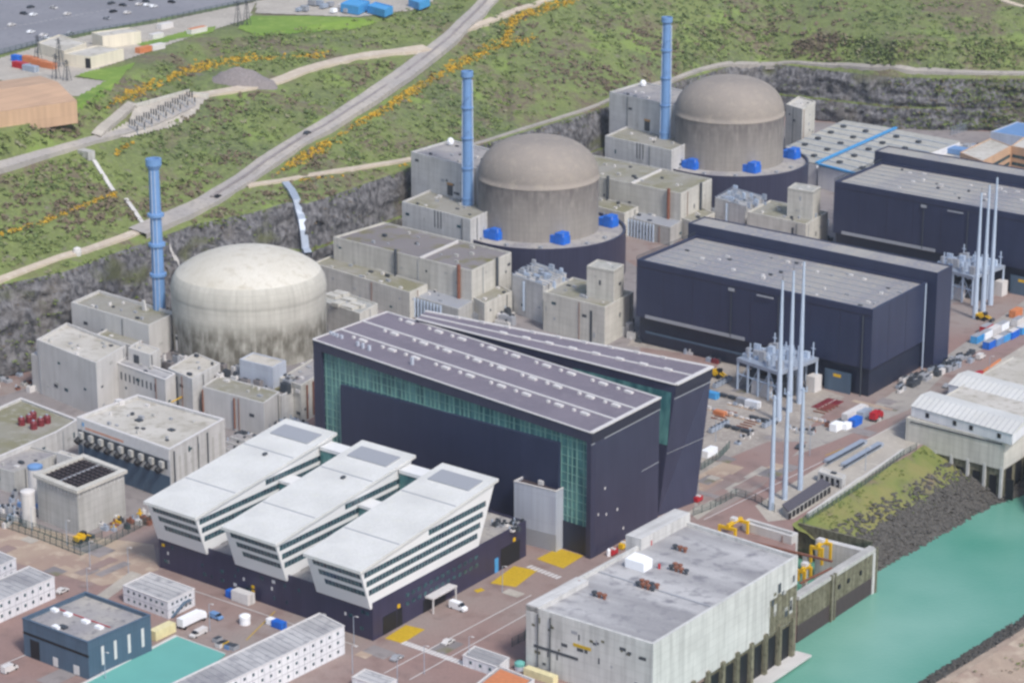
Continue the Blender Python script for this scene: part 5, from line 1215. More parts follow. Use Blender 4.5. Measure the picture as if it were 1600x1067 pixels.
# ------------------------------------------------------------------ lower left yard
def windows_rows(r, p, q, rows, n, ww, m0=1.2, skip=()):
    L = wlen(p, q)
    for j, (z0, z1) in enumerate(rows):
        for i in range(n):
            if (i, j) in skip: continue
            s = m0+(L-2*m0)*(i+.5)/n; mb = MB().mat('glass_dark'); wall_box(mb, p, q, s-ww/2, s+ww/2, z0, z1, .05); w_ = mb.build('window', r)
def cabin(name, label, p, z, nA, nB, storeys, wall='clad_white', roof='roof_stained', door='steel_dark', group='white site cabins'):
    r = building(name, label, p, z, 0, wall, roof, .15, .3, 'site cabin', group, cap='trim_white'); h = z/storeys
    rows_ = [(i*h+h*.42, i*h+h*.72) for i in range(storeys)]
    a, b, c, d = p
    if nA: windows_rows(r, a, b, rows_, nA, .9)
    if nB: windows_rows(r, b, c, rows_, nB, .9)
    m = MB().mat('panel_grey')
    for i in range(storeys-1 if storeys > 1 else 0):
        for u, v in ((a, b), (b, c)): wall_box(m, u, v, 0, wlen(u, v), (i+1)*h-.08, (i+1)*h+.08, .04)
    for u, v in ((a, b), (b, c)):
        L = wlen(u, v); k_ = 2.5
        while k_ < L: wall_box(m, u, v, k_, k_+.08, 0, z-.2, .03); k_ += 2.5
    m.build('panel_joint', r)
    # roof joints
    m = MB().mat('panel_grey'); L = wlen(b, c); e = (c-b).normalized(); f = (a-b); k_ = 2.5
    while k_ < L-1: q = lift(b+e*k_, z-.14); bar3(m, q, q+f*.98, .12, .12); k_ += 2.5
    m.build('roof_joint', r)
    return r
z = 12.0; p = quad((35, 966), (137, 1004), (235, 961), z, None)
r = building('workshop_shed', 'slate blue metal workshop with flat grey roof at the bottom left', p, z, 0, 'clad_slate', 'roof_gravel', 1.0, .5, cap='clad_slate')
a, b, c, d = p
m = MB().mat('black'); wall_box(m, a, b, 0, wlen(a, b), 7.2, 8.0, .08); wall_box(m, a, b, 3, 7, .2, 6.2, .1); m.build('dark_band', r)
for s_, e_ in ((13, 15), (22, 24.4)): m = MB().mat('trim_white'); wall_box(m, a, b, s_, e_, .3, 3.2, .12); m.build('door', r)
for s in (.2, .4, .62, .84): m = MB().mat('trim_white'); wall_box(m, b, c, wlen(b, c)*s, wlen(b, c)*s+1.1, 3, 9, .1); m.build('window', r)
for i, (x, y) in enumerate(((85, 954), (106, 961), (134, 972), (155, 981), (88, 981), (99, 981))):
    q = P(x, y, z-1); MB().mat('tent_white' if i < 5 else 'steel_dark').cbox(lift(q, 0), AD, 2.6, 1.7, z-1, z-.2).build('skylight', r)
m = MB().mat('red_paint'); bar3(m, P(85, 949, z-.95), P(172, 980, z-.95), .3, .2); m.build('pipe', r)
q = P(262, 963); 
cabin('site_cabin', 'two storey white site cabin block with outside stair, right of the slate blue workshop', quad((192, 915), (262, 941), (304, 920), 5.6), 5.6, 7, 5, 2)
st = MB().mat('clad_slate'); q0 = P(265, 964, 0); bar3(st, q0+AD*.8, q0+AD*.8+BD*6+UP*3, 1.3, .3); bar3(st, q0+AD*.8+BD*6+UP*3, q0+AD*.8+BD*9+UP*3, 1.3, .3); tag(st.build('outside_stair'), 'slate coloured metal stair against the two storey cabin block', 'stair')
def quad_bcd(b, c, d, z): b, c, d = P(*b, z), P(*c, z), P(*d, z); return [b+d-c, b, c, d]
p = quad_bcd((-60, 966), (85, 902), (45, 885), 7.0); cabin('site_cabin', 'long two storey white cabin block at the left edge', p, 7.0, 0, 11, 2)
p = quad_bcd((-60, 912), (25, 873), (-5, 860), 6.0); cabin('site_cabin', 'white cabin block cut by the left edge behind the long one', p, 6.0, 0, 8, 2)
p = quad_bcd((300, 1094), (538, 978), (499, 958), 9.0); cabin('site_cabin', 'long three storey white cabin block with many small windows at the bottom centre left', p, 9.0, 0, 17, 3)
p = quad((550, 1058), (600, 1075), (620, 1062), 3); cabin('site_cabin', 'small white flat roofed cabin cut by the bottom edge', p, 3, 0, 0, 1)
p = quad((723, 1024), (778, 1043), (796, 1028), 3.2); cabin('site_cabin', 'single storey white cabin pair near the bottom centre', p, 3.2, 3, 0, 1)
p = quad((745, 1068), (800, 1090), (835, 1062), 3.2); r = cabin('site_cabin', 'cabin with a faded orange roof cut by the bottom edge', p, 3.2, 0, 0, 1); 
m = MB().mat('orange_paint'); i_ = inset(p, 1.2); m.prism(i_, 3.1, 3.3); m.build('roof_cover', r)
m = MB().mat('teal'); tq = [P(x, y, .45) for x, y in ((118, 1074), (275, 993), (352, 1021), (250, 1110), (150, 1130))]
m.prism(tq, 0, .45); root = tag(m.build('covered_slab'), 'flat turquoise green covered slab beside the slate blue workshop', 'slab')
m = MB().mat('trim_white'); bar3(m, P(118, 1074, .46), P(275, 993, .46), .9, .25); bar3(m, P(275, 993, .46), P(352, 1021, .46), .3, .2); m.build('kerb', root)
# ------------------------------------------------------------------ containers, vehicles, small things
def container(label, x, y, L, W_, h, mat, ax=BD, top=None, zb=0, name='container', cat='container', group=None, roofmat=None):
    q = P(x, y, zb); q.z = 0; root = thing(name, label, cat, lift(q, zb), group)
    m = MB().mat(mat).cbox(q, ax, L, W_, zb+.12, zb+h); 
    pb = Vector((-ax.y, ax.x, 0)); k_ = -L/2+.4
    while k_ < L/2-.2:
        for s in (-1, 1): m.cbox(q+ax*k_+pb*s*(W_/2+.03), ax, .12, .1, zb+.3, zb+h-.25)
        k_ += .6
    m.build('body', root)
    t = MB().mat(roofmat or mat).cbox(q, ax, L-.15, W_-.15, zb+h, zb+h+.06); t.build('roof', root)
    d = MB().mat('steel_dark'); 
    for s in (-.3, .3): d.tube(q+ax*(L/2+.06)+pb*s+UP*(zb+.3), q+ax*(L/2+.06)+pb*s+UP*(zb+h-.2), .05, n=4)
    d.build('door_bar', root); return root
def box_truck(label, x, y, ax, cabmat, boxmat, L=8, group=None):
    q = P(x, y); root = thing('box_truck', label, 'truck', q, group); pb = Vector((-ax.y, ax.x, 0))
    MB().mat(boxmat).cbox(q-ax*.9, ax, L-2, 2.5, 1.1, 3.7).build('cargo_box', root)
    m = MB().mat(cabmat).cbox(q+ax*(L/2-.8), ax, 1.9, 2.3, .7, 2.1); m.hexa([lift(v, 2.1) for v in (q+ax*(L/2-1.75)-pb*1.15, q+ax*(L/2+.1)-pb*1.15, q+ax*(L/2+.1)+pb*1.15, q+ax*(L/2-1.75)+pb*1.15)], [lift(v, 3.0) for v in (q+ax*(L/2-1.75)-pb*1.05, q+ax*(L/2-.4)-pb*1.05, q+ax*(L/2-.4)+pb*1.05, q+ax*(L/2-1.75)+pb*1.05)]); m.build('cab', root)
    for s in (-L/2+1.2, L/2-1.2):
        for t in (-1.2, 1.2): MB().mat('rubber').tube(q+ax*s+pb*(t-.15)+UP*.5, q+ax*s+pb*(t+.15)+UP*.5, .5, n=12).build('wheel', root)
def van(label, x, y, ax, mat='tent_white', cat='van', L=5.4, z=0, name='van', group=None, h=2.3, wd=2.0):
    q = P(x, y, z); root = thing(name, label, cat, q, group); pb = Vector((-ax.y, ax.x, 0)); w = wd/2
    prof = [(-L/2, .35), (-L/2, h), (L*.18, h), (L*.33, h*.62), (L/2, h*.5), (L/2, .35)] if h > 1.8 else [(-L/2, .35), (-L/2, h*.62), (-L*.36, h*.68), (-L*.25, h), (L*.12, h), (L*.27, h*.66), (L/2, h*.55), (L/2, .35)]
    N = len(prof); vs = [q+ax*s-pb*w+UP*zz for s, zz in prof]+[q+ax*s+pb*w+UP*zz for s, zz in prof]
    MB().mat(mat).add(vs, [tuple(range(N)), tuple(range(2*N-1, N-1, -1))]+[(i, N+i, N+(i+1) % N, (i+1) % N) for i in range(N)]).build('body', root)
    k = 2 if h > 1.8 else 4; (s0, z0), (s1, z1) = prof[k], prof[k+1]
    a_ = [q+ax*(s0+.05)-pb*w*.85+UP*(z0+.02), q+ax*(s1+.02)-pb*w*.9+UP*(z1+.04), q+ax*(s1+.02)+pb*w*.9+UP*(z1+.04), q+ax*(s0+.05)+pb*w*.85+UP*(z0+.02)]
    g = MB().mat('glass_car').add(a_+[v+UP*.03+ax*.04 for v in a_], [(4, 5, 6, 7), (0, 1, 5, 4), (3, 2, 6, 7), (0, 4, 7, 3)])
    for s in (-1, 1): g.cbox(q+ax*(s1-L*.12 if h > 1.8 else -L*.06)+pb*s*w, ax, L*.14 if h > 1.8 else L*.38, .06, z+h*.62, z+h*.9)
    g.build('window', root)
    for s in (-L*.32, L*.32):
        for t in (-1, 1): MB().mat('rubber').tube(q+ax*s+pb*(t*w-.1)+UP*.34, q+ax*s+pb*(t*w+.1)+UP*.34, .34, n=10).build('wheel', root)
    return root
van('white van parked by the white entrance canopy of the office podium', 716, 952, AD, L=6.2, h=2.6)
container('pale cream container at the corner of the slate blue workshop', 254, 993, 9, 3.0, 3.2, 'cream_paint')
box_truck('white lorry with a boxy cargo body, beside the two storey cabin block', 300, 975, BD, 'tent_white', 'tent_white', 11)
van('white flatbed van with a blue front, in front of the white lorry', 310, 992, BD*-1, 'trim_white', L=6.5, h=1.9, name='pickup_van')
container('white box container with a blue tank behind it, against the dark podium', 380, 940, 7.5, 3.2, 3.6, 'trim_white', AD)
container('small bright blue tank box beside the white container at the podium', 361, 932, 2.6, 2.4, 2.4, 'blue_tarp', AD)
van('small blue and white vehicle right of the white lorry', 338, 966, AD, 'blue_paint', L=4.5, h=1.9, name='utility_vehicle')
tank('water_tank', 'small white round tank standing alone in front of the podium', 383, 974, 0, 2.8, 1.7, 'tent_white', 'tent_white')
for i, (x, y, mt) in enumerate(((340, 1002, 'panel_grey'), (350, 1008, 'yellow_paint'), (358, 1012, 'blue_paint'), (344, 1010, 'trim_white'), (366, 1014, 'panel_grey'))):
    q = P(x, y); m = MB().mat(mt).cbox(q, BD, 2.6, 2.0, 0, 1.3); m.mat('steel_dark').cbox(q, BD, 2.2, 1.6, 1.3, 1.5); tag(m.build('equipment_crate'), '%s equipment crate at the corner of the turquoise slab' % ('leftmost grey', 'yellow', 'blue', 'white', 'rightmost grey')[i], 'crate', 'crates by the turquoise slab')
van('small white car behind the long cabin block at the left', 97, 925, BD, 'trim_white', 'car', 4.4, name='parked_car', h=1.5)
container('blue box beside the long three storey cabin', 436, 980, 4.5, 2.4, 2.2, 'blue_tarp', AD)
container('white box at the back of the three storey cabin', 424, 975, 2.6, 2.2, 2.0, 'tent_white', AD)
# yellow excavator / loader by the intake box
def loader(label, x, y, mat, ax=BD, s=1.0, cat='loader'):
    q = P(x, y); root = thing('wheel_loader', label, cat, q); pb = Vector((-ax.y, ax.x, 0))
    MB().mat(mat).cbox(q-ax*.8*s, ax, 3*s, 2*s, .8*s, 2.0*s).cbox(q-ax*.3*s, ax, 1.4*s, 1.6*s, 2.0*s, 2.5*s).build('body', root)
    MB().mat('glass_car').cbox(q+ax*.6*s, ax, 1.3*s, 1.5*s, 1.3*s, 2.8*s).build('cab', root)
    MB().mat(mat).tube(q+ax*1.0*s-pb*.6*s+UP*1.8*s, q+ax*3*s-pb*.6*s+UP*.9*s, .2*s, n=6).tube(q+ax*1.0*s+pb*.6*s+UP*1.8*s, q+ax*3*s+pb*.6*s+UP*.9*s, .2*s, n=6).build('arm', root)
    MB().mat('steel_dark').cbox(q+ax*3.3*s, ax, .9*s, 2.2*s, .2*s, 1.1*s).build('bucket', root)
    for a_ in (-1.5, .9):
        for t in (-1, 1): MB().mat('rubber').tube(q+ax*a_*s+pb*(t*1.0-.25)*s+UP*.7*s, q+ax*a_*s+pb*(t*1.0+.25)*s+UP*.7*s, .7*s, n=12).build('wheel', root)
loader('orange yellow loader at the foot of the louvred concrete box', 128, 846, 'yellow_paint', BD, 1.25)
loader('yellow loader by the base of the right hand masts', 1536, 500, 'yellow_paint', AD, 1.3)
loader('yellow machine beside the transformer platform', 1121, 590, 'yellow_paint', AD, 1.4)
# road by the middle hall
box_truck('white trailer truck parked along the road by the middle turbine hall', 1336, 652, BD, 'trim_white', 'trim_white', 17)
container('white container behind the trailer, on the road by the middle hall', 1306, 672, 5, 3, 3, 'tent_white')
container('second white container, beside the blue one on the road', 1322, 670, 4, 2.6, 2.4, 'tent_white')
container('blue container next to the red lorry', 1336, 664, 6, 3, 3, 'blue_tarp')
container('grey container behind the blue one near the red lorry', 1350, 652, 7, 3, 3, 'steel')
box_truck('red lorry parked at the end of the line by the middle hall', 1369, 656, BD, 'red_paint', 'red_paint', 7)
cols = ['sky_blue', 'tent_white', 'blue_tarp', 'trim_white', 'blue_paint', 'sky_blue', 'red_paint', 'blue_tarp', 'tent_white', 'orange_paint', 'trim_white', 'sky_blue']
lab = ['light blue, nearest the hall', 'white, second from the hall', 'deep blue, at the front', 'off white, in the second row', 'greyish blue, middle of the front', 'light blue, right of the middle', 'red topped, at the back left', 'deep blue, front right', 'white, back middle', 'orange, farthest back', 'off white, right edge', 'light blue, right edge']
for i, (x, y) in enumerate(((1527, 534), (1540, 528), (1546, 543), (1553, 522), (1558, 538), (1570, 532), (1541, 519), (1582, 527), (1566, 515), (1587, 494), (1590, 508), (1598, 520))):
    container('shipping container in the stack yard by the rear masts: '+lab[i], x, y, 7.2, 3.0, 3.2, cols[i], group='containers in the yard behind the pump house', roofmat=random.choice(['trim_white', cols[i], 'panel_grey']))
m = MB().mat('red_paint'); bar3(m, P(1518, 588), P(1534, 583), 1.6, 1.2); tag(m.build('barrier'), 'red barrier lying beside the road above the white sheds', 'barrier')
m = MB().mat('orange_paint'); bar3(m, P(1536, 582), P(1563, 563), .7, .8); tag(m.build('barrier'), 'long orange barrier along the road above the white sheds', 'barrier')
rnd = random.Random(21); n_ = 0
for i in range(70):
    x = rnd.uniform(1402, 1520); y = 606-(x-1402)*.42+rnd.uniform(-7, 9); q = P(x, y); m = MB().mat(rnd.choice(['steel', 'panel_grey', 'steel_dark', 'trim_white', 'steel_dark'])); L_ = rnd.uniform(1.5, 5); m.cbox(q, BD, L_, rnd.uniform(1, 2), 0, rnd.uniform(.8, 2.2)); m.mat('steel_dark').cbox(q, BD, L_*.6, .8, .5, 2.0)
    tag(m.build('stored_equipment'), 'grey equipment unit in the storage strip along the right side of the middle turbine hall', 'equipment', 'equipment stored beside the middle hall')
rr = [(x0, y0) for x0, y0 in ((1108, 640), (1120, 655), (1135, 668), (1112, 676), (1150, 652), (1160, 668), (1178, 655), (1195, 668), (1265, 655), (1280, 645), (1130, 620), (1118, 606), (1140, 632))]
for i, (x0, y0) in enumerate(rr):      # orderly rows of pallets, pipes and skips
    base = P(x0, y0); ax = BD if i % 2 else AD; pb = Vector((-ax.y, ax.x, 0)); kind = i % 4
    for j in range(5 if kind != 2 else 3):
        q = base+ax*j*2.6
        if kind == 0: m = MB().mat('wood').cbox(q, ax, 1.8, 1.2, 0, .25); m.mat(rnd.choice(['panel_grey', 'trim_white', 'steel'])).cbox(q, ax, 1.6, 1.0, .25, rnd.uniform(.7, 1.5)); lb = 'loaded pallet in the yard between the leaning wing and the masts'; nmn = 'pallet'
        elif kind == 1: m = MB().mat('rust'); m.tube(q-pb*2.6+UP*.3, q+pb*2.6+UP*.3, .28, n=8); lb = 'rusty pipe length lying in the yard between the leaning wing and the masts'; nmn = 'pipe_length'
        elif kind == 2: m = MB().mat('steel_dark'); qq = base+ax*j*4.4; m.hexa([qq-ax*1.2-pb*.8+UP*.1, qq+ax*1.2-pb*.8+UP*.1, qq+ax*1.2+pb*.8+UP*.1, qq-ax*1.2+pb*.8+UP*.1], [qq-ax*1.9-pb*.9+UP*1.3, qq+ax*1.9-pb*.9+UP*1.3, qq+ax*1.9+pb*.9+UP*1.3, qq-ax*1.9+pb*.9+UP*1.3]); lb = 'dark skip standing in the yard between the leaning wing and the masts'; nmn = 'skip'
        else: m = MB().mat('steel').cbox(q, ax, 2.2, 1.6, .2, 2.0); m.mat('steel_dark').cbox(q, ax, 1.2, .8, 2.0, 2.3); lb = 'grey cabinet in the yard between the leaning wing and the masts'; nmn = 'equipment_cabinet'
        tag(m.build(nmn), lb, nmn.replace('_', ' '), nmn.replace('_', ' ')+'s in the masts yard')
container('blue cabin beside the leaning wing, near the yellow machine', 1113, 622, 5, 2.6, 2.6, 'sky_blue', AD)
container('orange skip container near the foot of the leaning wing', 1125, 648, 5, 2.4, 1.6, 'orange_paint', AD)
container('white cabin with green net fence beside the leaning wing', 1108, 712, 7, 3, 2.8, 'tent_white', BD)
for i in range(30):
    x = rnd.uniform(985, 1140); y = 520+(x-985)*.28+rnd.uniform(-3, 12); q = P(x, y); m = MB().mat(rnd.choice(['steel', 'dark_red', 'trim_white', 'steel_dark'])); m.cbox(q, AD, rnd.uniform(1, 4), 1, 0, rnd.uniform(.5, 1.8)).cbox(q, AD, .6, .6, 0, 2.2)
    tag(m.build('site_material'), 'small material pile along the front foot of the middle turbine hall', 'site material', 'site material by the middle hall')
for i in range(26):
    x = rnd.uniform(150, 245); y = 828-(x-150)*.2+rnd.uniform(-10, 8); q = P(x, y); m = MB().mat(rnd.choice(['steel', 'rust', 'trim_white', 'steel_dark', 'yellow_paint'])); m.cbox(q, AD, rnd.uniform(1, 3.4), 1.4, 0, rnd.uniform(.5, 2)).cbox(q, AD, .5, .5, 0, 2.4)
    tag(m.build('site_material'), 'small yard clutter between the louvred box and the leftmost white wing', 'site material', 'yard clutter by the louvred box')
container('white box trailer near the foot of the masts', 1176, 636, 6, 2.6, 2.6, 'tent_white', AD)
container('grey box beside the white trailer near the foot of the masts', 1161, 631, 5, 2.6, 2.4, 'panel_grey', AD)
q = P(1293, 632); m = MB().mat('dark_red').cbox(q, BD, 13, 7, 0, .3); m.mat('trim_white').cbox(q, BD, 13, .2, .3, .36); tag(m.build('red_ground_slab'), 'faded red ground slab at the foot of the middle hall', 'slab')
# culverts
for i, (s0, s1) in enumerate((((1292, 724), (1350, 692)), ((1318, 730), (1376, 696)))):
    m = MB().mat('steel'); bar3(m, P(*s0), P(*s1), 2.6, 1.4); m.mat('steel_dark'); bar3(m, P(*s0, 1.42), P(*s1, 1.42), .8, .3); tag(m.build('culvert'), '%s of the two long grey culvert troughs above the grass bank' % ('left', 'right')[i], 'trough', 'two grey troughs')
p = [P(1222, 789, 3), P(1232, 800, 3), P(1299, 757, 3), P(1284, 748, 3)]
root = thing('long_shed', 'long low shed with black roof and arched front at the foot of the nearer masts', 'shed', cen(p)); MB().mat('concrete_mid').prism(inset(p, .2), 0, 2.9).build('wall', root); MB().mat('gravel_dark').prism(p, 2.95, 3.3).build('roof', root)
m = MB().mat('black'); a, b = p[1], p[2]; L = wlen(a, b)
for i in range(11): wall_box(m, a, b, L*(i+.15)/11, L*(i+.75)/11, .2, 2.3, .1)
m.build('bay', root)
p = quad((1278, 736), (1316, 748), (1322, 742), 4); r = building('colonnade', 'short dark columned block at the end of the quay fence', p, 4, 0, 'concrete_pale', 'roof_light', .2)
for i in range(4): m = MB().mat('glass_car'); wall_box(m, p[0], p[1], 1.2+i*2.4, 2.6+i*2.4, .3, 3.2, .06); m.build('opening', r)
m = MB().mat('concrete_smooth'); bar3(m, P(1262, 808), P(1344, 752), .8, 1.6); bar3(m, P(1344, 752), P(1412, 706), .8, 1.3); tag(m.build('quay_parapet'), 'pale concrete parapet along the top of the grass bank', 'parapet')
# ------------------------------------------------------------------ fences and lamp posts
def fence(label, px, h=2.4, step=3.0, mat='green_mesh', z=None, wx=None):
    pts = [P(x, y, 0 if z is None else z) for x, y in px]; pts = resample(pts, step); root = thing('mesh_fence', label, 'fence', pts[0])
    m = MB().mat('steel_dark')
    for p_ in pts: m.tube(p_, p_+UP*h, .09, n=4)
    m.build('posts', root)
    m = MB().mat(mat)
    for a_, b_2 in zip(pts, pts[1:]):
        k_ = max(3, int((b_2-a_).length/.5))
        for j in range(k_): q = a_.lerp(b_2, (j+.5)/k_); m.tube(q+UP*.1, q+UP*(h-.1), .05, n=3)
        for zz in (.4, h*.5, h-.15): m.tube(a_+UP*zz, b_2+UP*zz, .06, n=3)
    m.build('mesh_panel', root)
fence('dark green security fence round the louvred box at the lower left', [(-20, 815), (60, 842), (126, 868), (165, 852), (245, 812)], 3)
fence('second green fence line just inside the first at the lower left', [(-20, 806), (62, 832), (125, 856), (160, 842)], 3)
fence('green fence from the office corner of the pump station up to the masts', [(1083, 806), (1110, 796), (1150, 775), (1180, 783), (1210, 800)], 3)
fence('green fence following the quay edge above the grass bank', [(1255, 818), (1300, 790), (1352, 757), (1412, 712), (1432, 702)], 2.6)
fence('green fence left of the pumping station', [(800, 1010), (820, 1000), (826, 985)], 3)
fence('green fence between the leaning wing and the masts yard', [(1095, 735), (1125, 716), (1140, 700)], 3)
fence('green fence along the far car park', [(-20, 91), (60, 71), (140, 54), (245, 37)], 2.8, 4, 'green_mesh', ZP)
fence('green fence along the far car park, right stretch', [(252, 35), (330, 18), (392, 5), (440, -6)], 2.8, 4, 'green_mesh', ZP)
fence('grey fence on the slope at the far right', [(1485, 212), (1540, 196), (1590, 184), (1640, 176)], 5, 3, 'steel', 0)
def lamp(label, x, y, h=9):
    q = P(x, y); root = thing('lamp_post', label, 'lamp post', q, 'lamp posts in the yards'); MB().mat('steel').tube(q, q+UP*h, .14, .09, 6).build('pole', root)
    MB().mat('trim_white').tube(q+UP*h, q+UP*(h+.3)+AD*1.3, .07, n=5).cbox(q+AD*1.5, AD, .9, .35, h+.2, h+.38).build('lamp_head', root)
for x, y, t in ((165, 1062, 'beside the turquoise slab'), (137, 928, 'behind the slate blue workshop'), (201, 895, 'on the sandy path'), (50, 830, 'inside the left fence'), (105, 852, 'at the foot of the louvred box'), (328, 985, 'by the white lorry'), (663, 1052, 'on the red yard below the striped crossing'), (733, 1037, 'beside the cabin pair'), (621, 1070, 'at the bottom edge in the red yard'), (553, 1005, 'by the podium corner'), (551, 1052, 'behind the small cabin at the bottom'), (141, 885, 'at the fence corner'), (1265, 712, 'beside the road right of the nearer masts'), (1352, 735, 'on the quay above the grass bank'), (1118, 690, 'by the leaning wing'), (1428, 690, 'near the pump house'), (1545, 590, 'above the white sheds'), (785, 925, 'beside the yellow floor marking')):
    lamp('slim lamp post '+t, x, y)
# red machines at the foot of the glazed hall's end wall
for i, (x, y, mt, t) in enumerate(((958, 866, 'red_paint', 'red cabinet nearest the corner of the glazed hall'), (974, 856, 'yellow_paint', 'yellow unit beside the red cabinets at the glazed hall'), (985, 851, 'red_paint', 'red cabinet right of the yellow unit'), (1091, 783, 'red_paint', 'red machine at the foot of the leaning wall'))):
    q = P(x, y); m = MB().mat(mt).cbox(q, BD, 3.6, 1.6, .2, 1.9); m.mat('trim_white').cbox(q, BD, 1.0, 1.7, 1.9, 2.3); m.mat('rubber').cbox(q, BD, 3.0, 1.7, 0, .3); tag(m.build('site_machine'), t, 'machine')
q = P(951, 868); tag(MB().mat('tent_white').lathe(q, [(.7, 0), (.7, 2), (.05, 2.8)], 10).build('gas_bottle'), 'white bottle shaped tank at the foot of the glazed hall end wall', 'tank')
tank('green_tank', 'small bright green domed tank at the bottom left of the pumping station', 812, 1046, 0, 2.4, 1.5, 'clad_grey', 'teal')
m = MB().mat('cream_paint'); bar3(m, P(822, 1052), P(868, 1068), 2.4, 2.4); tag(m.build('storage_box'), 'long cream storage box at the foot of the pumping station front wall', 'storage box')
# ------------------------------------------------------------------ plateau at the upper left
def pl(px, z): return [P(x, y, z) for x, y in px]
def pbuild(name, label, px, h, wall, roof, cat='building', group=None, zb=None):
    zb = ZP if zb is None else zb; return building(name, label, quad(*px, zb+h), zb+h, zb, wall, roof, .4, .4, cat, group)
r = pbuild('store_building', 'long cream store with flat roof beside the car park', [(143, 51), (160, 57), (220, 49)], 6.5, 'clad_cream', 'roof_light')
r = pbuild('store_building', 'low cream store with pale roof left of the dark door', [(58, 67), (100, 80), (135, 67)], 5.5, 'clad_cream', 'roof_light')
px = [(100, 84), (142, 89), (193, 76)]; r = pbuild('store_building', 'cream store with a large dark door on the upper left plateau', px, 6, 'clad_cream', 'roof_light')
a, b = P(100, 84, ZP+6), P(142, 89, ZP+6); m = MB().mat('black'); wall_box(m, a, b, wlen(a, b)-3.5, wlen(a, b)-.4, ZP, ZP+5, .06); m.build('door', r)
e0, e1, e2, e3 = P(-110, 190, ZP+7), P(120, 158, ZP+7), P(62, 119, ZP+7), P(-160, 150, ZP+7)
e3 = e0+(e2-e1)
root = thing('tan_shed', 'large tan shed with a shallow pitched roof at the left edge', 'shed', cen([e0, e1, e2, e3], ZP))
MB().mat('clad_tan').prism([e0, e1, e2, e3], ZP-3, ZP+7).build('wall', root)
rm0, rm1 = (e0+e3)/2+UP*3, (e1+e2)/2+UP*3; m = MB().mat('clad_tan'); o5 = .5
m.add([e0+UP*.05, e1+UP*.05, e2+UP*.05, e3+UP*.05, rm0, rm1], [(0, 1, 5, 4), (3, 4, 5, 2), (1, 2, 5), (0, 4, 3)]); m.build('roof', root)
for i, (x, y, mt, t) in enumerate(((76, 107, 'orange_paint', 'long red orange container right of its neighbours'), (62, 103, 'orange_paint', 'red orange container in the middle of the group'), (48, 98, 'orange_paint', 'red orange container at the back of the group'), (32, 107, 'red_paint', 'dark red container at the left front of the group'), (48, 112, 'steel', 'grey blue container at the front of the group'), (26, 96, 'blue_tarp', 'small blue cabin beside the red containers'))):
    container(t+' on the upper left plateau', x, y, 9 if i < 5 else 5, 3, 3, mt, AD, zb=ZP, group='containers on the plateau')
for i, (x, y, L_, mt) in enumerate(((258, 45, 9, 'trim_white'), (244, 61, 8, 'trim_white'), (308, 52, 12, 'trim_white'), (225, 82, 9, 'orange_paint'), (245, 78, 9, 'trim_white'), (180, 72, 7, 'orange_paint'))):
    container('low %s cabin on the upper plateau, %s' % ('white' if mt == 'trim_white' else 'orange', ('by the fence gap', 'beside the cream store', 'with a reddish roof near the hedge', 'at the edge of the slope, left', 'at the edge of the slope, right', 'in front of the long store')[i]), x, y, L_, 3.4, 2.8, mt, BD, zb=ZP, group='low cabins on the plateau', roofmat='orange_paint' if i == 2 else None)
for i, (px, h, t) in enumerate((([(532, 6), (560, 11), (578, 2)], 4.5, 'left'), ([(574, 9), (601, 16), (614, 10)], 4, 'middle'), ([(638, -1), (655, 5), (672, -2)], 4, 'right'))):
    pbuild('blue_shed', 'bright blue metal shed at the top edge, %s of three' % t, px, h, 'sky_blue', 'sky_blue', 'shed', 'blue sheds on the plateau', zb=ZP+.6)
for i in range(12):
    x = 470+i*9+rnd.uniform(-3, 3); y = 16+rnd.uniform(-8, 5); container('mixed white and grey plant item on the plateau yard left of the blue sheds', x, y, rnd.uniform(3, 6), 2.4, rnd.uniform(1.5, 2.8), rnd.choice(['trim_white', 'panel_grey', 'tent_white', 'steel']), rnd.choice([AD, BD]), zb=ZP+.8, name='plant_item', cat='plant item', group='plant items on the plateau')
carp = [(37, 23, 'steel_dark', 'dark'), (52, 25, 'tent_white', 'white'), (48, 13, 'steel_dark', 'dark'), (84, 14, 'trim_white', 'white'), (48, 52, 'tent_white', 'white'), (68, 57, 'trim_white', 'white'), (73, 61, 'tent_white', 'white'), (110, 54, 'panel_grey', 'grey'), (174, 7, 'steel_dark', 'dark'), (192, 10, 'steel_dark', 'dark'), (177, 20, 'black', 'black'), (199, 22, 'trim_white', 'white'), (167, 31, 'panel_grey', 'grey'), (207, 1, 'black', 'black'), (217, 9, 'trim_white', 'white'), (228, 4, 'steel_dark', 'dark'), (230, 10, 'tent_white', 'white'), (240, 12, 'tent_white', 'white'), (268, 5, 'black', 'black'), (18, 41, 'trim_white', 'white'), (105, 24, 'trim_white', 'white')]
wh = ['second from the left in the back left pair', 'right of the back left pair', 'alone near the top left', 'alone on the light painted line', 'largest at the left near the fence', 'left of the pair by the stores', 'right of the pair by the stores', 'just behind the stores', 'near the top, left of the cluster', 'below the first of the top cluster', 'in the middle of the park', 'alone right of the middle', 'nearest the fence in the middle', 'at the very top', 'below the very top one', 'top of the right cluster', 'middle of the right cluster', 'right end of the right cluster', 'farthest right, alone', 'far left near the fence', 'on the painted line, right']
for i, (x, y, mt, cn) in enumerate(carp): van('%s car in the distant car park, %s' % (cn, wh[i]), x, y, BD if i % 3 else AD, mt, 'car', 4.6, ZP+.1, 'parked_car', 'cars in the distant car park', 1.5, 1.9)
van('dark car driving on the hill road', 480, 211, BD, 'steel_dark', 'car', 4.6, 52, 'parked_car', None, 1.6) if False else None
m = MB().mat('trim_white')
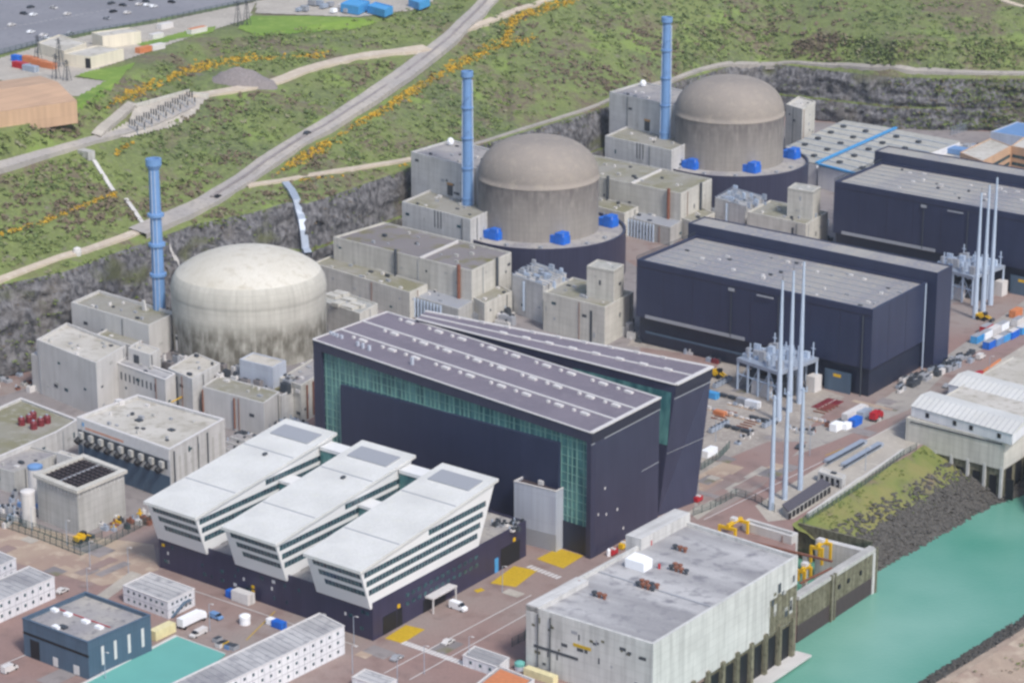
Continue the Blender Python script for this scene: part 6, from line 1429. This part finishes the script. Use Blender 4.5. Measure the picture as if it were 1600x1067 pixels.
for i in range(26):
    q = P(0+i*8, 46-i*1.45, ZP+.12); m.add([q+Vector((-.9, -.25, .05)), q+Vector((.9, -.25, .05)), q+Vector((.9, .25, .05)), q+Vector((-.9, .25, .05))], [(0, 1, 2, 3)])
tag(m.build('parking_marking'), kind='structure')
def lattice(label, x, y, z, h, w=3.0, group='dark lattice gantries'):
    q = P(x, y, z); q = lift(q, z) ; root = thing('lattice_tower', label, 'pylon', q, group); m = MB().mat('steel_dark')
    for sx in (-1, 1):
        for sy in (-1, 1): m.tube(q+AD*sx*w/2+BD*sy*w/2, q+AD*sx*.25+BD*sy*.25+UP*h, .14, n=4)
    for i in range(6):
        t0, t1 = i/6, (i+1)/6
        for s in (-1, 1): m.tube(q+AD*s*(w/2*(1-t0)+.2)+BD*.2+UP*h*t0, q-AD*s*(w/2*(1-t1)+.2)+UP*h*t1, .1, n=3)
    m.build('frame', root); MB().mat('steel_dark').tube(q+UP*h*.92-AD*2.4, q+UP*h*.92+AD*2.4, .13, n=4).build('crossarm', root)
for x, y, h, t in ((60, 100, 14, 'behind the red containers, left'), (93, 105, 14, 'behind the red containers, right'), (88, 124, 12, 'in front of the red containers, left'), (105, 127, 10, 'in front of the red containers, right'), (372, 41, 13, 'on the lawn near the top, left'), (386, 40, 13, 'on the lawn near the top, right')):
    lattice('dark lattice pylon '+t, x, y, ZP, h)
# switchyard on the bench
drape_poly('switchyard_apron', [(160, 216), (200, 192), (208, 172), (296, 146), (326, 154), (306, 178), (270, 200), (200, 216)], 'slab_pale', .6, 1.2); zz = G(255, 178).z
root = thing('switchyard_wall', 'pale concrete wall at the back of the hillside switchyard', 'wall', P(270, 165, zz)); m = MB().mat('concrete_cream'); bar3(m, G(208, 170), G(296, 146), .6, 2.6, -.6); m.build('wall', root); m = MB().mat('concrete_cream'); bar3(m, G(302, 152), G(326, 155), 1, 3, -.5); m.build('end_wall', root)
n_ = 0
for i in range(9):
    for j in range(4):
        x = 203+i*11.2+j*4; y = 205-i*5.6+j*2.2-(3-j)*1.0; q = G(x, y); h = 4.5+((i*3+j) % 3)
        r = thing('insulator_post', 'dark insulator post standing on the hillside switchyard slab', 'insulator', q, 'insulator posts of the hillside switchyard'); MB().mat('steel').tube(q, q+UP*h*.5, .2, n=5).build('stand', r); MB().mat('steel_dark').tube(q+UP*h*.5, q+UP*h, .36, .28, 6).build('insulator', r)
p = [G(x, y) for x, y in ((122, 243), (145, 238), (148, 246), (126, 252))]; m = MB().mat('concrete_mid').cbox(lift(p[0].lerp(p[2], .5), 0), AD, 7, 4, p[0].z-2, p[0].z+2); tag(m.build('slope_chamber'), 'small concrete chamber at the head of the hillside stairs', 'chamber')
q = G(121, 398); tag(MB().mat('trim_white').lathe(q, [(1.4, q.z-1), (1.8, q.z+1.2), (1.6, q.z+2.8), (.05, q.z+3.5)], 12).build('radome'), 'white ball shaped dome beside the cliff track at the left', 'dome')
for i, (x, y, mt) in enumerate(((480, 213, 'steel_dark'), (341, 313, 'black'))):
    q = drop(G(x, y).x, G(x, y).y, 1.0); z_ = q.z; van(('small dark car on the hill road, upper of two', 'small dark car on the hill road, lower of two')[i], 0, 0, Vector((.45, .89, 0)).normalized(), mt, 'car', 4.4, 0, 'moving_car', 'cars on the hill road', 1.5)
    o_ = [o for o in COL.objects if o.name.startswith('moving_car')][-1]; o_.location = Vector((q.x, q.y, z_))
q = G(1001, 72); 
# ------------------------------------------------------------------ far right: unit roofs and offices
def ribroof(label, corners, z, strips, vents):
    p = [P(x, y, z) for x, y in corners]; p_ = ccw(p); root = thing('workshop_hall', label, 'industrial hall', cen(p), 'halls with blue edged roofs'); MB().mat('clad_white').prism(p, 0, z-.5).build('wall', root)
    m = MB().mat('roof_cream').prism(p, z-.45, z); m.build('roof', root)
    m = MB().mat('blue_paint' if False else 'sky_blue')
    for (u, v) in strips: bar3(m, p[u]+UP*.02, p[v]+UP*.02, 1.6, .9)
    m.build('roof_edge', root)
    for i in range(1, 9): m = MB().mat('steel'); bar3(m, p[0]+(p[3]-p[0])*i/9+UP*.01, p[1]+(p[2]-p[1])*i/9+UP*.01, .5, .35); m.build('roof_joint', root)
    for t in vents: q = p[0]+(p[1]-p[0])*t[0]+(p[3]-p[0])*t[1]; MB().mat('steel_dark').cbox(lift(q, 0), AD, 2.4, 2.4, z, z+1.3).build('roof_vent', root)
V = [(u, v) for u in (.25, .75) for v in (.12, .3, .48, .66, .84)]
ribroof('cream roofed hall edged in blue, between the rear dome and the quarry face', [(1205, 240), (1276, 256), (1400, 201), (1318, 188)], 12, [(1, 2)], V)
ribroof('second cream roofed hall, right of the blue ridge', [(1279, 258), (1350, 276), (1500, 221), (1402, 203)], 12, [(0, 1)], V)
p = quad((1395, 246), (1532, 262), (1560, 232), 8); r = building('site_building', 'low white roofs and small plant behind the rear turbine hall', p, 8, 0, 'clad_white', 'roof_light', .3); roof_gear(r, p, 8, 12, 'panel_grey', (2, 5), (1, 2.5)); 
q = P(1473, 232, 8); m = MB().mat('roof_brown').cbox(lift(q, 0), BD, 16, 8, 8, 10.5); tag(m.build('pink_shed'), 'small pinkish roofed shed behind the rear turbine hall', 'shed')
q = P(1500, 240, 8); m = MB().mat('blue_paint').cbox(lift(q, 0), AD, 20, 8, 8, 10.8); tag(m.build('blue_block'), 'grey blue low block behind the rear turbine hall', 'shed')
zt_ = 16
p1 = [P(1500, 238, zt_), P(1536, 252, zt_), P(1580, 228, zt_), P(1548, 216, zt_)]; p2 = [P(1580, 228, zt_), P(1690, 250, zt_), P(1720, 235, zt_), P(1600, 214, zt_)]
for i, p in enumerate((p1, p2)):
    r = building('office_block', ('tan office block with dark window bands at the right edge, left wing', 'tan office block with dark window bands at the right edge, right wing')[i], p, zt_, 0, 'clad_tan', 'roof_light', .4, .5, 'office building', 'tan offices')
    ps = ccw(p)
    for k_ in range(4):
        u, v = ps[k_], ps[(k_+1) % 4]
        for z0 in (2, 6, 10): m = MB().mat('glass_dark'); wall_box(m, u, v, 1, wlen(u, v)-1, z0, z0+1.7, .08); m.build('window_band', r)
p = quad((1548, 206), (1610, 216), (1650, 200), 10); building('blue_office', 'grey blue flat roofed building at the far right edge behind the tan offices', p, 10, 0, 'clad_grey', 'blue_paint', .4)
# ------------------------------------------------------------------ low plant packed between the reactor buildings
rnd = random.Random(99)
def pack(n, x0, x1, yf, jit, label, group, zr=(1.2, 5), mats=('concrete_mid', 'concrete_pale', 'panel_grey', 'steel', 'trim_white', 'steel_dark'), size=(2, 8), zb=0, name='plant_unit'):
    for i in range(n):
        x = rnd.uniform(x0, x1); y = yf(x)+rnd.uniform(-jit, jit); q = P(x, y, zb); q.z = 0; a, b, h = rnd.uniform(*size), rnd.uniform(size[0], size[1]*.6), zb+rnd.uniform(*zr); mt = rnd.choice(mats)
        m = MB().mat(mt).cbox(q, AD, a, b, zb-.05, h); m.mat('roof_gravel' if 'concrete' in mt else mt).cbox(q, AD, a*.8, b*.7, h, h+.2); m.mat('steel_dark').cbox(q+AD*a*.2, AD, .8, .8, h, h+rnd.uniform(.5, 1.2))
        if rnd.random() < .4: m.mat('steel_pale').tube(q-AD*(a*.5+.3)+UP*(zb+.3), q-AD*(a*.5+.3)+UP*(h+1), .25, n=6)
        tag(m.build(name), label, 'plant unit', group)
pack(46, 800, 990, lambda x: 452+(x-800)*.36, 16, 'low grey plant unit between the middle dome and the dark hall', 'plant units by the middle dome')
pack(40, 1110, 1290, lambda x: 330+(x-1110)*.2, 14, 'low grey plant unit between the rear dome and the rear hall', 'plant units by the rear dome')
pack(26, 640, 800, lambda x: 478+(x-640)*.14, 10, 'low grey plant unit behind the glazed hall', 'plant units behind the glazed hall', (1, 4))
pack(24, 500, 640, lambda x: 470+(x-500)*.1, 8, 'small plant unit right of the pale dome', 'plant units right of the pale dome', (.5, 2), zb=15.3, size=(1, 4)) if False else None
pack(26, -10, 130, lambda x: 590+x*.12, 22, 'small yard unit below the cliff at the left edge', 'yard units at the left edge', (.8, 2.6), ('rust', 'steel', 'trim_white', 'panel_grey', 'concrete_mid'), (1.5, 5))
pack(22, 0, 60, lambda x: 800-x*.2, 26, 'small yard unit left of the louvred box', 'yard units by the louvred box', (.8, 2.6), ('trim_white', 'blue_paint', 'panel_grey', 'steel'), (1, 4))
pack(18, 355, 480, lambda x: 700-(x-355)*.25, 14, 'small plant unit behind the white wings', 'plant units behind the white wings', (1, 4))
pack(16, 770, 822, lambda x: 822, 8, 'small unit on the podium roof beside the right white wing', 'units on the podium roof', (.4, 1.4), ('panel_grey', 'trim_white', 'steel_dark'), (.8, 2.4), 11.75, 'roof_unit_item')
pack(60, 1370, 1600, lambda x: 240+(x-1370)*.02, 14, 'small item in the far yard behind the rear hall', 'items in the far yard', (.8, 3), ('trim_white', 'panel_grey', 'steel', 'sky_blue', 'concrete_pale', 'roof_brown'), (2, 8))
pack(24, 700, 830, lambda x: 1030-(x-700)*.0, 26, 'small item on the red yard left of the pumping station', 'items on the red yard', (.5, 1.4), ('trim_white', 'panel_grey', 'rust', 'steel_dark'), (.8, 2.4)) if False else None
pack(16, 1150, 1420, lambda x: 690-(x-1150)*.18, 10, 'small item lying along the road by the masts', 'items along the masts road', (.5, 1.8), ('trim_white', 'panel_grey', 'rust', 'steel', 'concrete_pale'), (.8, 3))

for i, (x, y, ax, mt, nm_, cat_, h_, lb) in enumerate(((1440, 634, BD, 'trim_white', 'van', 'van', 2.3, 'white van on the road above the white sheds, lower one'), (1480, 605, BD, 'panel_grey', 'parked_car', 'car', 1.5, 'grey car on the road above the white sheds'), (1532, 560, BD, 'trim_white', 'van', 'van', 2.3, 'white van on the road near the red barrier'), (1250, 700, BD, 'steel_dark', 'parked_car', 'car', 1.5, 'dark car on the road behind the masts'), (60, 905, AD, 'panel_grey', 'parked_car', 'car', 1.5, 'grey car between the left cabins and the sandy path'), (620, 1030, BD, 'panel_grey', 'parked_car', 'car', 1.5, 'grey car on the red yard beside the striped crossing'), (440, 1010, AD, 'trim_white', 'parked_car', 'car', 1.5, 'white car at the corner of the three storey cabin') , (230, 1040, AD, 'red_paint', 'parked_car', 'car', 1.5, 'red car') , (15, 1048, BD, 'trim_white', 'van', 'van', 2.3, 'white van at the lower left corner'), (700, 1005, BD, 'trim_white', 'parked_car', 'car', 1.5, 'white car on the red yard right of the crossing'))):
    if i in (6, 7): continue
    van(lb, x, y, ax, mt, cat_, 4.6 if h_ < 2 else 5.4, 0, nm_, None, h_)
EXPO = 0.4
# ------------------------------------------------------------------ light
w = bpy.data.worlds.new('World'); SC.world = w; w.use_nodes = True; nt = w.node_tree
sky = nt.nodes.new('ShaderNodeTexSky'); sky.sky_type = 'NISHITA'; sky.sun_disc = False
SUN_EL, SUN_AZ = math.radians(48), math.radians(150)     # azimuth clockwise from the view direction
sky.sun_elevation = SUN_EL; sky.sun_rotation = SUN_AZ; sky.air_density = 1.0; sky.dust_density = 2.0
bg = nt.nodes['Background']; bg.inputs['Strength'].default_value = .125; nt.links.new(sky.outputs[0], bg.inputs[0])
sl = bpy.data.lights.new('sun', 'SUN'); so = bpy.data.objects.new('sun', sl); COL.objects.link(so)
sl.energy = 2.3; sl.angle = math.radians(10); sl.color = (1, .955, .89)
sd = Vector((math.sin(SUN_AZ)*math.cos(SUN_EL), math.cos(SUN_AZ)*math.cos(SUN_EL), math.sin(SUN_EL)))
so.rotation_euler = sd.to_track_quat('Z', 'Y').to_euler(); so.location = (0, 800, 600)
SC.view_settings.view_transform = 'Standard'; SC.view_settings.look = 'None'; SC.view_settings.exposure = EXPO; SC.view_settings.gamma = 1
SC.render.engine = 'CYCLES'; SC.cycles.pixel_filter_type = 'BLACKMAN_HARRIS'; SC.cycles.filter_width = 2.7
# thin sea haze
m = bpy.data.materials.new('haze_air'); m.use_nodes = True; nt = m.node_tree
for n_ in list(nt.nodes):
    if n_.type != 'OUTPUT_MATERIAL': nt.nodes.remove(n_)
vp = nt.nodes.new('ShaderNodeVolumePrincipled'); vp.inputs['Color'].default_value = (.86, .92, 1, 1); vp.inputs['Density'].default_value = .00005; vp.inputs['Anisotropy'].default_value = .2
nt.links.new(vp.outputs[0], [n_ for n_ in nt.nodes if n_.type == 'OUTPUT_MATERIAL'][0].inputs['Volume']); M['haze_air'] = m
hb = MB().mat('haze_air'); hb.add([(x, y, z_) for z_ in (-26, 345) for x, y in ((-5000, -1500), (5000, -1500), (5000, 7500), (-5000, 7500))], [(3, 2, 1, 0), (4, 5, 6, 7), (0, 1, 5, 4), (1, 2, 6, 5), (2, 3, 7, 6), (3, 0, 4, 7)])
tag(hb.build('haze', origin=(0, 1000, 0)), 'thin pale sea haze over the whole site', 'haze', None, 'stuff')
